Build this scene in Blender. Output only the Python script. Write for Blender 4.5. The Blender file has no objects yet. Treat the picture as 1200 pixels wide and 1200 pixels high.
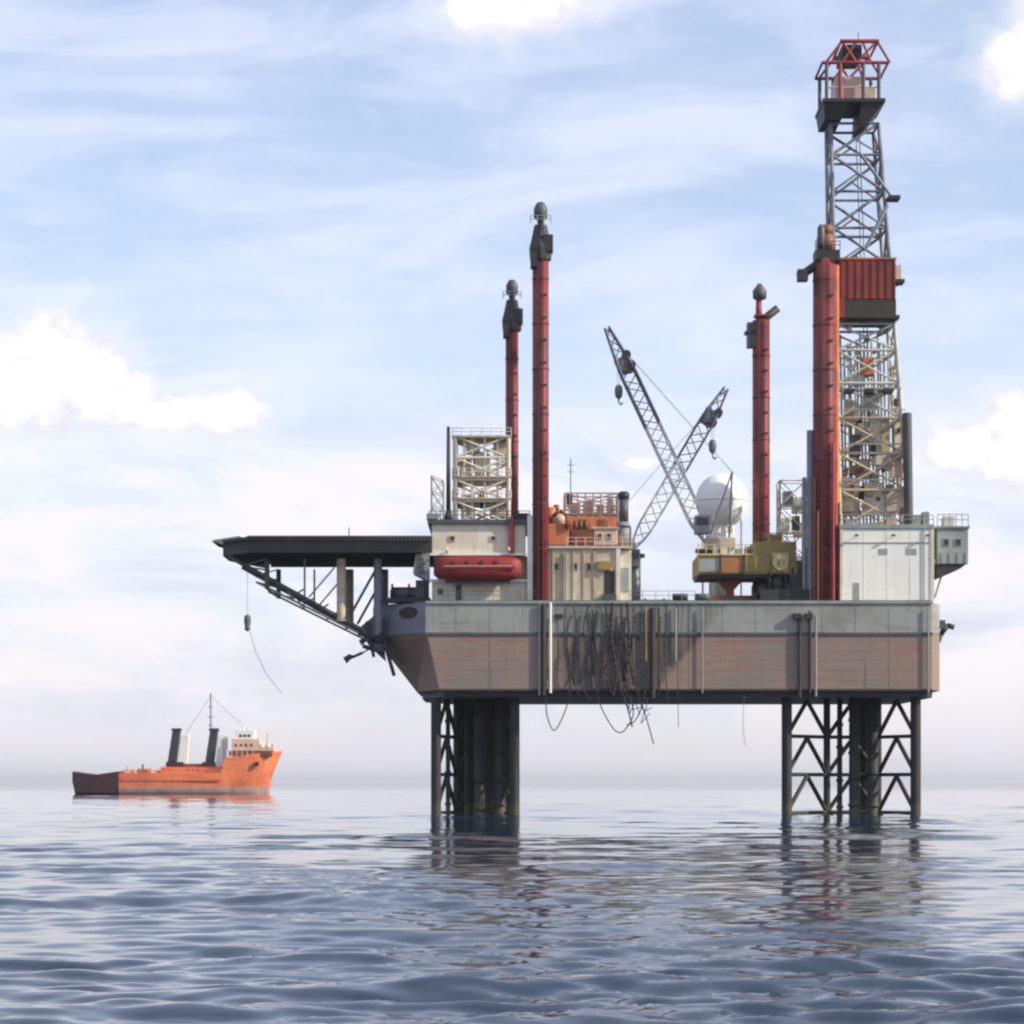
import bpy, math, random
import numpy as np
from mathutils import Vector, Matrix
random.seed(7)
S = bpy.context.scene
COL = S.collection
R = math.radians

# ------------------------------------------------------------------ camera
CAM_H = 4.0            # a small boat's deck above the water
FPX = 3000.0           # focal length in photo pixels (1200 px wide)
cam = bpy.data.cameras.new('camera'); camo = bpy.data.objects.new('camera', cam); COL.objects.link(camo)
camo.location = (0, 0, CAM_H); camo.rotation_euler = (R(90), 0, 0)
cam.sensor_width = 36; cam.lens = FPX / 1200 * 36
cam.shift_y = (918 - 600) / 1200
cam.clip_start = 0.5; cam.clip_end = 60000
S.camera = camo
S.render.resolution_x = 1024; S.render.resolution_y = 1024
S.view_settings.view_transform = 'Standard'; S.view_settings.look = 'None'
S.view_settings.gamma = 1; S.view_settings.use_curve_mapping = False
S.view_settings.exposure = 0.32
S.render.engine = 'CYCLES'
S.cycles.pixel_filter_type = 'BLACKMAN_HARRIS'
S.cycles.filter_width = 2.4
S.cycles.max_bounces = 5; S.cycles.diffuse_bounces = 2; S.cycles.glossy_bounces = 3; S.cycles.transmission_bounces = 2

# ------------------------------------------------------------------ sun + sky
SUN_EL, SUN_AZ = R(31), R(108)      # azimuth measured from +Y (view axis) towards +X
sd = Vector((math.sin(SUN_AZ) * math.cos(SUN_EL), math.cos(SUN_AZ) * math.cos(SUN_EL), math.sin(SUN_EL)))
sun = bpy.data.lights.new('sun', 'SUN'); sun.energy = 3.9; sun.angle = R(0.6); sun.color = (1, 0.91, 0.76)
so = bpy.data.objects.new('sun', sun); COL.objects.link(so); so.rotation_euler = sd.to_track_quat('Z', 'Y').to_euler()
so.location = (100, -50, 200)

W = bpy.data.worlds.new('World'); S.world = W; W.use_nodes = True
class NT:
    def __init__(s, nt): s.nt = nt
    def n(s, t, **k):
        o = s.nt.nodes.new(t)
        for a, b in k.items(): setattr(o, a, b)
        return o
    def l(s, a, b): s.nt.links.new(a, b)
    def _in(s, sock, v):
        if isinstance(v, bpy.types.NodeSocket): s.l(v, sock)
        elif v is not None: sock.default_value = v
    def m(s, op, a, b=None, c=None, clamp=False):
        o = s.n('ShaderNodeMath', operation=op, use_clamp=clamp)
        s._in(o.inputs[0], a); s._in(o.inputs[1], b)
        if c is not None: s._in(o.inputs[2], c)
        return o.outputs[0]
    def ss(s, v, lo, hi, a=0.0, b=1.0):
        o = s.n('ShaderNodeMapRange', interpolation_type='SMOOTHSTEP')
        s._in(o.inputs[0], v)
        for i, q in enumerate((lo, hi, a, b)): s._in(o.inputs[i + 1], q)
        return o.outputs[0]
    def mix(s, f, a, b, mode='MIX'):
        o = s.n('ShaderNodeMix', data_type='RGBA', blend_type=mode)
        s._in(o.inputs[0], f); s._in(o.inputs[6], a); s._in(o.inputs[7], b)
        return o.outputs[2]
    def noise(s, vec, scale, detail=5, rough=0.55, dist=0.0, typ=None):
        o = s.n('ShaderNodeTexNoise')
        s._in(o.inputs['Vector'], vec); o.inputs['Scale'].default_value = scale
        o.inputs['Detail'].default_value = detail; o.inputs['Roughness'].default_value = rough
        o.inputs['Distortion'].default_value = dist
        return o.outputs[0]
    def xyz(s, x, y, z):
        o = s.n('ShaderNodeCombineXYZ'); s._in(o.inputs[0], x); s._in(o.inputs[1], y); s._in(o.inputs[2], z); return o.outputs[0]
    def sep(s, v):
        o = s.n('ShaderNodeSeparateXYZ'); s._in(o.inputs[0], v); return o.outputs
def RGBA(c): return (c[0], c[1], c[2], 1)

w = NT(W.node_tree); W.node_tree.nodes.clear()
tc = w.n('ShaderNodeTexCoord'); d = w.sep(tc.outputs['Generated'])
DEG = 57.29578
az = w.m('MULTIPLY', w.m('ARCTAN2', d[0], d[1]), DEG)
el = w.m('MULTIPLY', w.m('ARCSINE', d[2], None), DEG)
sky = w.n('ShaderNodeTexSky', sky_type='NISHITA'); sky.sun_disc = False
sky.sun_elevation = SUN_EL; sky.sun_rotation = SUN_AZ; sky.altitude = 0; sky.air_density = 1.0; sky.dust_density = 0.6; sky.ozone_density = 1.6
WS = 0.14
# thin veil and streaky high cloud over the blue
st = w.xyz(w.m('MULTIPLY', az, 0.06), w.m('MULTIPLY', el, 0.26), 0.0)
tilt = w.xyz(w.m('MULTIPLY', az, 0.09), w.m('ADD', w.m('MULTIPLY', el, 0.42), w.m('MULTIPLY', az, -0.035)), 3.0)
n1 = w.noise(st, 2.2, 6, 0.5, 0.6); n2 = w.noise(tilt, 1.5, 7, 0.55, 0.9)
streak = w.ss(w.m('ADD', w.m('MULTIPLY', n1, 0.5), w.m('MULTIPLY', n2, 0.6)), 0.40, 0.74)
low = w.ss(el, 13.5, 1.0)                                   # the veil thickens towards the horizon
veil = w.m('ADD', w.m('MULTIPLY', low, 0.62), w.m('MULTIPLY', streak, w.m('SUBTRACT', 0.72, w.m('MULTIPLY', low, 0.34))), clamp=True)
veil = w.m('ADD', w.m('MULTIPLY', veil, 0.62), 0.30, clamp=True)
k = 1.0 / WS
veilcol = w.mix(w.ss(el, 0.0, 9.0), RGBA((.70*k, .685*k, .78*k)), RGBA((.74*k, .765*k, .95*k)))
base = w.mix(veil, w.mix(1.0, sky.outputs[0], RGBA((1.0, 1.0, 1.0)), 'MULTIPLY'), veilcol)
# warm pale tint in the lower left haze bank
bk = w.noise(w.xyz(w.m('MULTIPLY', az, .11), w.m('ADD', w.m('MULTIPLY', el, .34), w.m('MULTIPLY', az, .03)), 7.0), 1.5, 6, .58, .5)
lowb = w.m('MULTIPLY', w.ss(el, 9.5, 6.5), w.ss(el, 0.2, 2.6))
shade = w.m('MULTIPLY', w.ss(bk, .52, .34), lowb)
base = w.mix(w.m('MULTIPLY', shade, .55), base, RGBA((.57*k, .575*k, .70*k)))
warm = w.m('MULTIPLY', w.ss(bk, .44, .62), lowb)
base = w.mix(w.m('MULTIPLY', warm, .72), base, RGBA((.86*k, .80*k, .80*k)))
# cumulus: a few heaps at the directions where they stand
def PD(px, py): return math.degrees(math.atan((px - 600) / FPX)), math.degrees(math.atan((918 - py) / FPX))
heaps = [(60, 440, 75, 72), (-30, 455, 90, 80), (150, 470, 42, 36), (110, 455, 60, 55), (265, 484, 60, 32), (200, 488, 60, 26),
         (580, 5, 70, 42), (640, -10, 70, 40), (1195, 90, 45, 42), (1240, 60, 60, 70), (1190, 500, 40, 40), (1130, 530, 60, 34), (1210, 540, 80, 50), (750, 543, 30, 9)]
nz = w.noise(w.xyz(az, w.m('MULTIPLY', el, 1.25), 1.0), 1.1, 6, 0.6)
fld = None
for (px, py, rx, ry) in heaps:
    a0, e0 = PD(px, py); ra = rx / FPX * DEG; re = ry / FPX * DEG
    q = w.m('SQRT', w.m('ADD', w.m('POWER', w.m('ABSOLUTE', w.m('DIVIDE', w.m('SUBTRACT', az, a0), ra)), 2.0),
                        w.m('POWER', w.m('ABSOLUTE', w.m('DIVIDE', w.m('SUBTRACT', el, e0), re)), 2.0)))
    v = w.m('SUBTRACT', 1.0, q)
    fld = v if fld is None else w.m('MAXIMUM', fld, v)
fld = w.m('MAXIMUM', fld, -1.5)
# more of the same heaps beyond the frame, all round
far_f = w.m('MULTIPLY', w.ss(w.m('ABSOLUTE', az), 14.0, 22.0), w.m('MULTIPLY', w.ss(el, 3.0, 8.0), w.ss(el, 32.0, 18.0)))
hn = w.noise(w.xyz(w.m('MULTIPLY', az, .055), w.m('MULTIPLY', el, .11), 9.0), 2.0, 5, .5)
fld = w.m('MAXIMUM', fld, w.m('SUBTRACT', w.m('MULTIPLY', w.m('MULTIPLY', w.ss(hn, .56, .72), 1.1), far_f), .7))
cm = w.ss(w.m('ADD', fld, w.m('MULTIPLY', w.m('SUBTRACT', nz, 0.5), 1.1)), -0.10, 0.26)
soft = w.ss(w.m('ADD', fld, w.m('MULTIPLY', w.m('SUBTRACT', nz, 0.5), 1.6)), -0.75, 0.35)
base = w.mix(w.m('MULTIPLY', soft, .45), base, RGBA((.80*k, .82*k, .89*k)))
nz2 = w.noise(w.xyz(w.m('MULTIPLY', az, 1.3), w.m('MULTIPLY', el, 1.8), 5.0), 1.0, 6, .6, .3)
puff = w.ss(w.m('ADD', w.m('MULTIPLY', fld, .55), nz2), .50, .92)
base = w.mix(w.m('MULTIPLY', cm, .95), base, w.mix(puff, RGBA((.70*k, .69*k, .77*k)), RGBA((.93*k, .92*k, .90*k))))
bg = w.n('ShaderNodeBackground'); w.l(base, bg.inputs[0]); bg.inputs[1].default_value = WS
ow = w.n('ShaderNodeOutputWorld'); w.l(bg.outputs[0], ow.inputs[0])

# ------------------------------------------------------------------ helpers
def P(px, py, D): return Vector(((px - 600) * D / FPX, D, CAM_H + (918 - py) * D / FPX))
def X(px, D): return (px - 600) * D / FPX
def Z(py, D): return CAM_H + (918 - py) * D / FPX
OFF = {}
def tag(o, label=None, cat=None, group=None, kind=None):
    if label: o['label'] = label
    if cat: o['category'] = cat
    if group: o['group'] = group
    if kind: o['kind'] = kind
    return o
def thing(name, loc, label, cat, group=None):
    o = bpy.data.objects.new(name, None); COL.objects.link(o); o.location = loc; o.empty_display_size = .5
    OFF[o.name] = Vector(loc); return tag(o, label, cat, group)
def _link(name, me, parent):
    o = bpy.data.objects.new(name, me); COL.objects.link(o)
    if parent is not None: o.parent = parent; OFF[o.name] = OFF[parent.name].copy()
    else: OFF[o.name] = Vector((0, 0, 0))
    return o
class MB:
    def __init__(s): s.v = []; s.f = []; s.sm = []
    def add(s, vs, fs, smooth=False):
        b = len(s.v); s.v += [tuple(q) for q in vs]; s.f += [tuple(b + i for i in f) for f in fs]; s.sm += [smooth] * len(fs); return s
    def box(s, x0, x1, y0, y1, z0, z1):
        return s.prism([(x0, y0), (x1, y0), (x1, y1), (x0, y1)], z0, z1)
    def prism(s, poly, z0, z1, poly2=None):
        n = len(poly); p2 = poly2 or poly
        vs = [(x, y, z0) for x, y in poly] + [(x, y, z1) for x, y in p2]
        return s.add(vs, [tuple(range(n))[::-1], tuple(range(n, 2 * n))] + [(i, (i + 1) % n, n + (i + 1) % n, n + i) for i in range(n)])
    def xz(s, poly, y0, y1):          # profile in the x-z plane extruded along y
        n = len(poly); vs = [(x, y0, z) for x, z in poly] + [(x, y1, z) for x, z in poly]
        return s.add(vs, [tuple(range(n)), tuple(range(n, 2 * n))[::-1]] + [(i, n + i, n + (i + 1) % n, (i + 1) % n) for i in range(n)])
    def tube(s, p, q, r, r2=None, n=10, smooth=True):
        p, q = Vector(p), Vector(q); r2 = r if r2 is None else r2
        a = (q - p).normalized(); u = a.orthogonal().normalized(); v = a.cross(u)
        vs = [p + (u * math.cos(t) + v * math.sin(t)) * r for t in [2 * math.pi * i / n for i in range(n)]] + \
             [q + (u * math.cos(t) + v * math.sin(t)) * r2 for t in [2 * math.pi * i / n for i in range(n)]]
        s.add(vs, [(i, (i + 1) % n, n + (i + 1) % n, n + i) for i in range(n)], smooth)
        b = len(s.v) - 2 * n
        s.f += [tuple(b + i for i in range(n))[::-1], tuple(b + n + i for i in range(n))]; s.sm += [False, False]
        return s
    def path(s, pts, r, n=6):
        pts = [Vector(p) for p in pts]
        for a, b in zip(pts[:-1], pts[1:]): s.tube(a, b, r, n=n)
        return s
    def lathe(s, c, prof, n=20, smooth=True):        # prof: (r, z)
        vs = []; c = Vector(c)
        for r, z in prof: vs += [c + Vector((r * math.cos(2 * math.pi * i / n), r * math.sin(2 * math.pi * i / n), z)) for i in range(n)]
        fs = []
        for k_ in range(len(prof) - 1):
            for i in range(n): fs.append((k_ * n + i, k_ * n + (i + 1) % n, (k_ + 1) * n + (i + 1) % n, (k_ + 1) * n + i))
        s.add(vs, fs, smooth)
        b = len(s.v) - len(vs); m = len(prof) - 1
        s.f += [tuple(b + i for i in range(n))[::-1], tuple(b + m * n + i for i in range(n))]; s.sm += [False, False]
        return s
    def build(s, name, mat, parent=None, bevel=0):
        off = OFF[parent.name] if parent is not None else Vector((0, 0, 0))
        me = bpy.data.meshes.new(name); me.from_pydata([(x - off.x, y - off.y, z - off.z) for x, y, z in s.v], [], s.f)
        me.polygons.foreach_set('use_smooth', s.sm); me.materials.append(mat); me.update()
        o = _link(name, me, parent)
        if bevel:
            b = o.modifiers.new('bevel', 'BEVEL'); b.width = bevel; b.segments = 2; b.limit_method = 'ANGLE'
        return o
_unit = {}
def bar(name, mat, p, q, r, parent, n=8, square=False):     # one straight member; alike members share one mesh
    key = (mat.name, n, square)
    if key not in _unit:
        me = bpy.data.meshes.new('member'); m = MB()
        if square: m.box(-1, 1, -1, 1, 0, 1)
        else: m.tube((0, 0, 0), (0, 0, 1), 1, n=n)
        me.from_pydata(m.v, [], m.f); me.polygons.foreach_set('use_smooth', m.sm); me.materials.append(mat); me.update(); _unit[key] = me
    p, q = Vector(p), Vector(q); a = q - p
    o = _link(name, _unit[key], parent)
    off = OFF[parent.name] if parent is not None else Vector((0, 0, 0))
    o.matrix_basis = Matrix.Translation(p - off) @ a.to_track_quat('Z', 'Y').to_matrix().to_4x4() @ Matrix.Diagonal((r, r, a.length, 1))
    return o
_ub = {}
def block(name, mat, x0, x1, y0, y1, z0, z1, parent):         # a box part; alike boxes share one mesh
    if mat.name not in _ub:
        me = bpy.data.meshes.new('block'); m = MB().box(-.5, .5, -.5, .5, -.5, .5); me.from_pydata(m.v, [], m.f); me.materials.append(mat); me.update(); _ub[mat.name] = me
    o = _link(name, _ub[mat.name], parent); off = OFF[parent.name]
    o.location = Vector(((x0 + x1) / 2, (y0 + y1) / 2, (z0 + z1) / 2)) - off
    o.scale = (abs(x1 - x0), abs(y1 - y0), abs(z1 - z0)); return o

# ------------------------------------------------------------------ materials
MAT = {}
def paint(name, col, col2=None, rust=0.25, rough=0.55, metal=0.0, streak=0.5, rustcol=(.13, .055, .03), scale=.35, shadow_stain=0.0, bands=0.0):
    m = bpy.data.materials.new(name); m.use_nodes = True; t = NT(m.node_tree)
    b = m.node_tree.nodes['Principled BSDF']
    g = t.n('ShaderNodeNewGeometry'); p = t.sep(g.outputs['Position'])
    col2 = col2 or tuple(c * .72 for c in col)
    big = t.noise(g.outputs['Position'], scale, 5, .6)
    c = t.mix(t.ss(big, .38, .66), RGBA(col), RGBA(col2))
    fine = t.noise(g.outputs['Position'], 2.4, 6, .7)
    # vertical run-off streaks
    sv = t.xyz(t.m('MULTIPLY', p[0], 2.1), t.m('MULTIPLY', p[1], 2.1), t.m('MULTIPLY', p[2], .13))
    sn = t.noise(sv, 1.0, 4, .6)
    c = t.mix(t.m('MULTIPLY', t.ss(sn, .50, .74), streak * .6), c, RGBA(tuple(q * .45 for q in col)))
    rm = t.m('MULTIPLY', t.m('MULTIPLY', t.ss(fine, .52, .70), t.ss(t.noise(sv, .6, 5, .6), .42, .66)), min(1, rust * 2.2), clamp=True)
    c = t.mix(rm, c, RGBA(rustcol))
    if bands:      # long weathered tints along the plating
        hb = t.noise(t.xyz(t.m('MULTIPLY', p[0], .10), t.m('MULTIPLY', p[1], .10), t.m('MULTIPLY', p[2], .75)), 1.0, 6, .65, .6)
        c = t.mix(t.m('MULTIPLY', t.ss(hb, .50, .66), bands), c, RGBA(rustcol))
        hb2 = t.noise(t.xyz(t.m('MULTIPLY', p[0], .16), t.m('MULTIPLY', p[1], .16), t.m('MULTIPLY', p[2], .6)), 1.7, 6, .65, .6)
        c = t.mix(t.m('MULTIPLY', t.ss(hb2, .50, .68), bands * .8), c, RGBA((.20, .175, .10)))
        rn = t.noise(t.xyz(t.m('MULTIPLY', p[0], 1.1), 0.0, t.m('MULTIPLY', p[2], .05)), 1.0, 3, .7)
        c = t.mix(t.m('MULTIPLY', t.ss(rn, .60, .72), bands * .9), c, RGBA((.11, .06, .04)))
    if shadow_stain:      # diagonal hull shadow painted in, with wet run-off streaks below the hoses
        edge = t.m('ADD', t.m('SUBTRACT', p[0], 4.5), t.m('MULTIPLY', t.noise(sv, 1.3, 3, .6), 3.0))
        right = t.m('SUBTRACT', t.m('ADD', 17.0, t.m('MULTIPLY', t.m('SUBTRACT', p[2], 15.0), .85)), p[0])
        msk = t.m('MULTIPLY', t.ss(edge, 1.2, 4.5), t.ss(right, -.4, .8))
        msk = t.m('MULTIPLY', msk, t.m('ADD', shadow_stain * .75, t.m('MULTIPLY', t.ss(t.noise(sv, 1.0, 5, .7), .42, .62), shadow_stain)), clamp=True)
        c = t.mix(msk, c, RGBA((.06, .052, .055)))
    if name == 'leg_steel':      # weed and shell growth in the tidal band
        c = t.mix(t.ss(t.m('ADD', p[2], t.m('MULTIPLY', fine, -2.0)), 1.2, .2), c, RGBA((.055, .05, .028)))
    t.l(c, b.inputs['Base Color']); b.inputs['Roughness'].default_value = rough; b.inputs['Metallic'].default_value = metal
    bm_ = t.n('ShaderNodeBump'); bm_.inputs['Strength'].default_value = .35; bm_.inputs['Distance'].default_value = .03
    t.l(fine, bm_.inputs['Height']); t.l(bm_.outputs[0], b.inputs['Normal'])
    MAT[name] = m; return m
def plain(name, col, rough=.5, metal=0.0):
    m = bpy.data.materials.new(name); m.use_nodes = True; t = NT(m.node_tree); b = m.node_tree.nodes['Principled BSDF']
    g = t.n('ShaderNodeNewGeometry'); n_ = t.noise(g.outputs['Position'], 1.7, 4)
    t.l(t.mix(n_, RGBA(col), RGBA(tuple(c * .6 for c in col))), b.inputs['Base Color'])
    b.inputs['Roughness'].default_value = rough; b.inputs['Metallic'].default_value = metal; MAT[name] = m; return m
hull_low = paint('hull_low', (.30, .205, .16), (.22, .19, .16), rust=.45, rough=.6, streak=.5, rustcol=(.33, .12, .10), scale=.12, shadow_stain=.6, bands=.55)
hull_up = paint('hull_up', (.33, .335, .305), (.25, .25, .23), rust=.25, rough=.6, streak=.6, scale=.15, shadow_stain=.35, bands=.22)
hull_bow = paint('hull_bow', (.27, .27, .32), (.20, .20, .24), rust=.2, rough=.6, streak=.5)
grime = paint('grime', (.035, .03, .03), (.06, .045, .04), rust=.3, rough=.8)
black = paint('black_steel', (.022, .022, .025), (.035, .03, .03), rust=.25, rough=.6)
legm = paint('leg_steel', (.016, .017, .021), (.03, .026, .024), rust=.35, rough=.65, rustcol=(.10, .05, .035))
netm = plain('net_grey', (.05, .05, .055), .9)
darkgrey = paint('dark_grey', (.09, .095, .10), rust=.2)
grey = paint('grey_paint', (.27, .28, .28), rust=.25)
greygreen = paint('grey_green', (.34, .37, .33), (.26, .29, .26), rust=.3)
cream = paint('cream_paint', (.76, .70, .56), (.66, .58, .45), rust=.3, rough=.5)
creamd = paint('dirty_cream', (.62, .53, .38), (.46, .36, .24), rust=.9, rough=.55, rustcol=(.22, .10, .05))
white = paint('white_paint', (.90, .87, .77), (.84, .82, .73), rust=.12, rough=.45, streak=.35)
dome = paint('dome_white', (.93, .92, .89), (.90, .89, .87), rust=.0, rough=.85, streak=.0)
red = paint('column_red', (.24, .035, .035), (.11, .022, .024), rust=.7, rough=.6, rustcol=(.10, .03, .02))
redb = paint('windwall_red', (.28, .035, .02), (.16, .025, .018), rust=.35, rough=.55)
boatred = paint('boat_red', (.27, .016, .013), (.20, .014, .012), rust=.3, rough=.6, streak=.5)
redl = paint('crown_red', (.36, .05, .06), rust=.2)
orange = paint('machine_orange', (.62, .19, .07), (.45, .12, .05), rust=.4)
browno = paint('machine_brown', (.22, .07, .03), (.13, .05, .03), rust=.5)
olive = paint('olive_yellow', (.34, .24, .06), (.22, .16, .05), rust=.5, rustcol=(.14, .06, .02))
orpanel = paint('orange_panel', (.42, .17, .05), (.30, .12, .04), rust=.4)
ycream = paint('yellow_cream', (.62, .50, .24), rust=.3)
peach = paint('peach_paint', (.72, .50, .38), (.60, .42, .32), rust=.2)
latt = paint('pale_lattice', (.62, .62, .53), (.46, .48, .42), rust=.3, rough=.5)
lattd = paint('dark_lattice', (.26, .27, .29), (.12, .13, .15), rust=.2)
boomw = paint('boom_pale', (.70, .70, .70), (.58, .58, .60), rust=.2)
boomg = paint('boom_grey', (.16, .17, .21), (.11, .12, .15), rust=.2)
rope = plain('rope_dark', (.045, .04, .042), .9)
wire = plain('wire_grey', (.14, .14, .16), .6)
glass = plain('window_glass', (.02, .025, .03), .12)
ship_or = paint('ship_orange', (.85, .23, .085), (.72, .17, .07), rust=.55, rough=.5, scale=.10, streak=.7, rustcol=(.22, .06, .03), bands=.25)
ship_dk = paint('ship_maroon', (.05, .008, .012), (.02, .007, .009), rust=.2, rough=.6)
ship_bt = paint('ship_boot', (.46, .30, .27), (.34, .22, .20), rust=.3, rough=.7)
ship_fn = paint('funnel_dark', (.03, .05, .05), rust=.1)
ship_pe = paint('ship_peach', (.78, .55, .42), (.70, .42, .30), rust=.2)
deckm = paint('deck_plate', (.12, .13, .12), rust=.4)

# ------------------------------------------------------------------ the sea: one sheet to the horizon
def build_sea():
    rng = np.random.default_rng(5)
    rows = np.concatenate([np.geomspace(2, 36, 26)[:-1], np.geomspace(36, 1400, 900), np.geomspace(1400, 45000, 50)[1:]])
    dense = np.linspace(-19, 19, 560)
    side = np.concatenate([np.linspace(19, 60, 70)[1:], np.linspace(60, 180, 40)[1:]])
    azs = np.radians(np.concatenate([-side[::-1], dense, side[:-1]]))
    Rr, A = np.meshgrid(rows, azs, indexing='ij')
    x = Rr * np.sin(A); y = Rr * np.cos(A)
    dr = np.gradient(rows)[:, None]; da = np.gradient(azs)[None, :] * Rr
    cell = np.maximum(dr * .8, da)
    z = np.zeros_like(x)
    # wind sea: long-crested wavelets, a few trains of swell
    for i in range(90):
        lam = 0.9 * (26 / 0.9) ** (rng.random() ** 1.15)
        th = rng.normal(math.pi / 2 + .08, .36)
        amp = .0024 * lam ** .93 * (0.55 + .9 * rng.random())
        if lam > 9: amp *= .30
        if 3.5 < lam < 8: amp *= 1.35
        if lam < 2.4: amp *= 1.7
        kx, ky = 2 * math.pi / lam * math.cos(th), 2 * math.pi / lam * math.sin(th)
        ph = rng.random() * 6.283
        att = np.clip((lam / cell - 3) / 3, 0, 1)
        s_ = np.sin(kx * x + ky * y + ph)
        z += amp * att * (s_ + .22 * np.cos(2 * (kx * x + ky * y + ph)))
    # patches of calmer water
    pm = np.zeros_like(x)
    for i in range(14):
        lam = rng.uniform(9, 70); th = rng.random() * 6.283
        pm += np.sin(2 * math.pi / lam * (math.cos(th) * x + math.sin(th) * y) + rng.random() * 6.283)
    z *= np.clip(.88 + .17 * pm, .5, 1.75)
    z -= z[(rows > 40) & (rows < 600)].mean() - .3
    nr, na = x.shape
    co = np.stack([x, y, z], -1).reshape(-1, 3)
    i = np.arange(nr - 1)[:, None] * na; j = np.arange(na)[None, :]; jn = (j + 1) % na
    f = np.stack([i + j, i + jn, i + na + jn, i + na + j], -1).reshape(-1, 4)
    f = f[:, ::-1]
    # centre cap
    c_idx = len(co); co = np.vstack([co, [[0, 0, 0]]])
    tri = np.stack([np.full(na, c_idx), (np.arange(na) + 1) % na, np.arange(na)], -1)
    me = bpy.data.meshes.new('sea'); me.vertices.add(len(co)); me.vertices.foreach_set('co', co.astype(np.float32).ravel())
    nl = f.size + tri.size; me.loops.add(nl); me.loops.foreach_set('vertex_index', np.concatenate([f.ravel(), tri.ravel()]).astype(np.int32))
    npoly = len(f) + len(tri); me.polygons.add(npoly)
    starts = np.concatenate([np.arange(len(f)) * 4, f.size + np.arange(len(tri)) * 3]).astype(np.int32)
    me.polygons.foreach_set('loop_start', starts); me.polygons.foreach_set('use_smooth', np.ones(npoly, bool)); me.update(calc_edges=True); me.validate()
    m = bpy.data.materials.new('sea_water'); m.use_nodes = True; t = NT(m.node_tree); b = m.node_tree.nodes['Principled BSDF']
    g = t.n('ShaderNodeNewGeometry')
    b.inputs['Base Color'].default_value = (.018, .036, .060, 1); b.inputs['Roughness'].default_value = .03; b.inputs['IOR'].default_value = 1.333
    mp = t.n('ShaderNodeMapping'); t.l(g.outputs['Position'], mp.inputs[0]); mp.inputs['Scale'].default_value = (.42, 1.25, 1)
    n_a = t.noise(mp.outputs[0], .8, 4, .55, .4); n_b = t.noise(mp.outputs[0], 3.4, 4, .6, .3)
    h = t.m('ADD', n_a, t.m('MULTIPLY', n_b, .3))
    bp = t.n('ShaderNodeBump'); bp.inputs['Strength'].default_value = .4; bp.inputs['Distance'].default_value = .035
    t.l(h, bp.inputs['Height']); t.l(bp.outputs[0], b.inputs['Normal'])
    me.materials.append(m)
    o = bpy.data.objects.new('sea', me); COL.objects.link(o); tag(o, kind='structure'); return o
build_sea()
bed = MB().box(-400, 400, 20, 1200, -32, -30).build('seabed', grime); tag(bed, kind='structure')

# ------------------------------------------------------------------ generic builders
DZ = 25.5      # rig deck level
def lerp(a, b, t): return a + (b - a) * t
def lattice(root, corners_bot, corners_top, levels, mat_c, mat_b, rc, rb, style='X', faces=(0, 1, 2, 3), matf=None, leg='chord'):
    n = len(corners_bot)
    cb = [Vector(c) for c in corners_bot]; ct = [Vector(c) for c in corners_top]
    def at(i, t): return cb[i].lerp(ct[i], t)
    for i in range(n): bar(leg, mat_c, at(i, 0), at(i, 1), rc, root, n=10)
    for k_, (t0, t1) in enumerate(zip(levels[:-1], levels[1:])):
        mb = matf(.5 * (t0 + t1)) if matf else mat_b
        for f in faces:
            i, j = f % n, (f + 1) % n
            bar('strut', mb, at(i, t1), at(j, t1), rb, root)
            if style == 'X':
                bar('brace', mb, at(i, t0), at(j, t1), rb * .8, root); bar('brace', mb, at(j, t0), at(i, t1), rb * .8, root)
            elif style == 'K':
                mid = (at(i, t1) + at(j, t1)) / 2
                bar('brace', mb, at(i, t0), mid, rb, root); bar('brace', mb, at(j, t0), mid, rb, root)
            else:
                a, b = (i, j) if k_ % 2 else (j, i)
                bar('brace', mb, at(a, t0), at(b, t1), rb * .9, root)
def railing(root, pts, mat, h=1.1, step=2.0, r=.035, name='rail'):
    pts = [Vector(p) for p in pts]
    for a, b in zip(pts[:-1], pts[1:]):
        for q in (h, h * .55): bar(name, mat, a + Vector((0, 0, q)), b + Vector((0, 0, q)), r, root, n=5)
        n = max(1, round((b - a).length / step))
        for i in range(n + 1):
            p = a.lerp(b, i / n); bar('post', mat, p, p + Vector((0, 0, h)), r * 1.1, root, n=5)
def windows(root, y, xs, z, ww, hh, frame_mat):
    for x in xs:
        m = MB(); a = .08
        for q in ((x - ww / 2 - a, x - ww / 2, z - hh / 2 - a, z + hh / 2 + a), (x + ww / 2, x + ww / 2 + a, z - hh / 2 - a, z + hh / 2 + a), (x - ww / 2, x + ww / 2, z + hh / 2, z + hh / 2 + a), (x - ww / 2, x + ww / 2, z - hh / 2 - a, z - hh / 2)):
            m.box(q[0], q[1], y - .06, y + .05, q[2], q[3])
        fr = m.build('window', frame_mat, root)
        o = MB().box(x - ww / 2, x + ww / 2, y - .047, y - .035, z - hh / 2, z + hh / 2).build('pane', glass, fr)
        o.location = (0, 0, 0)

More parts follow.
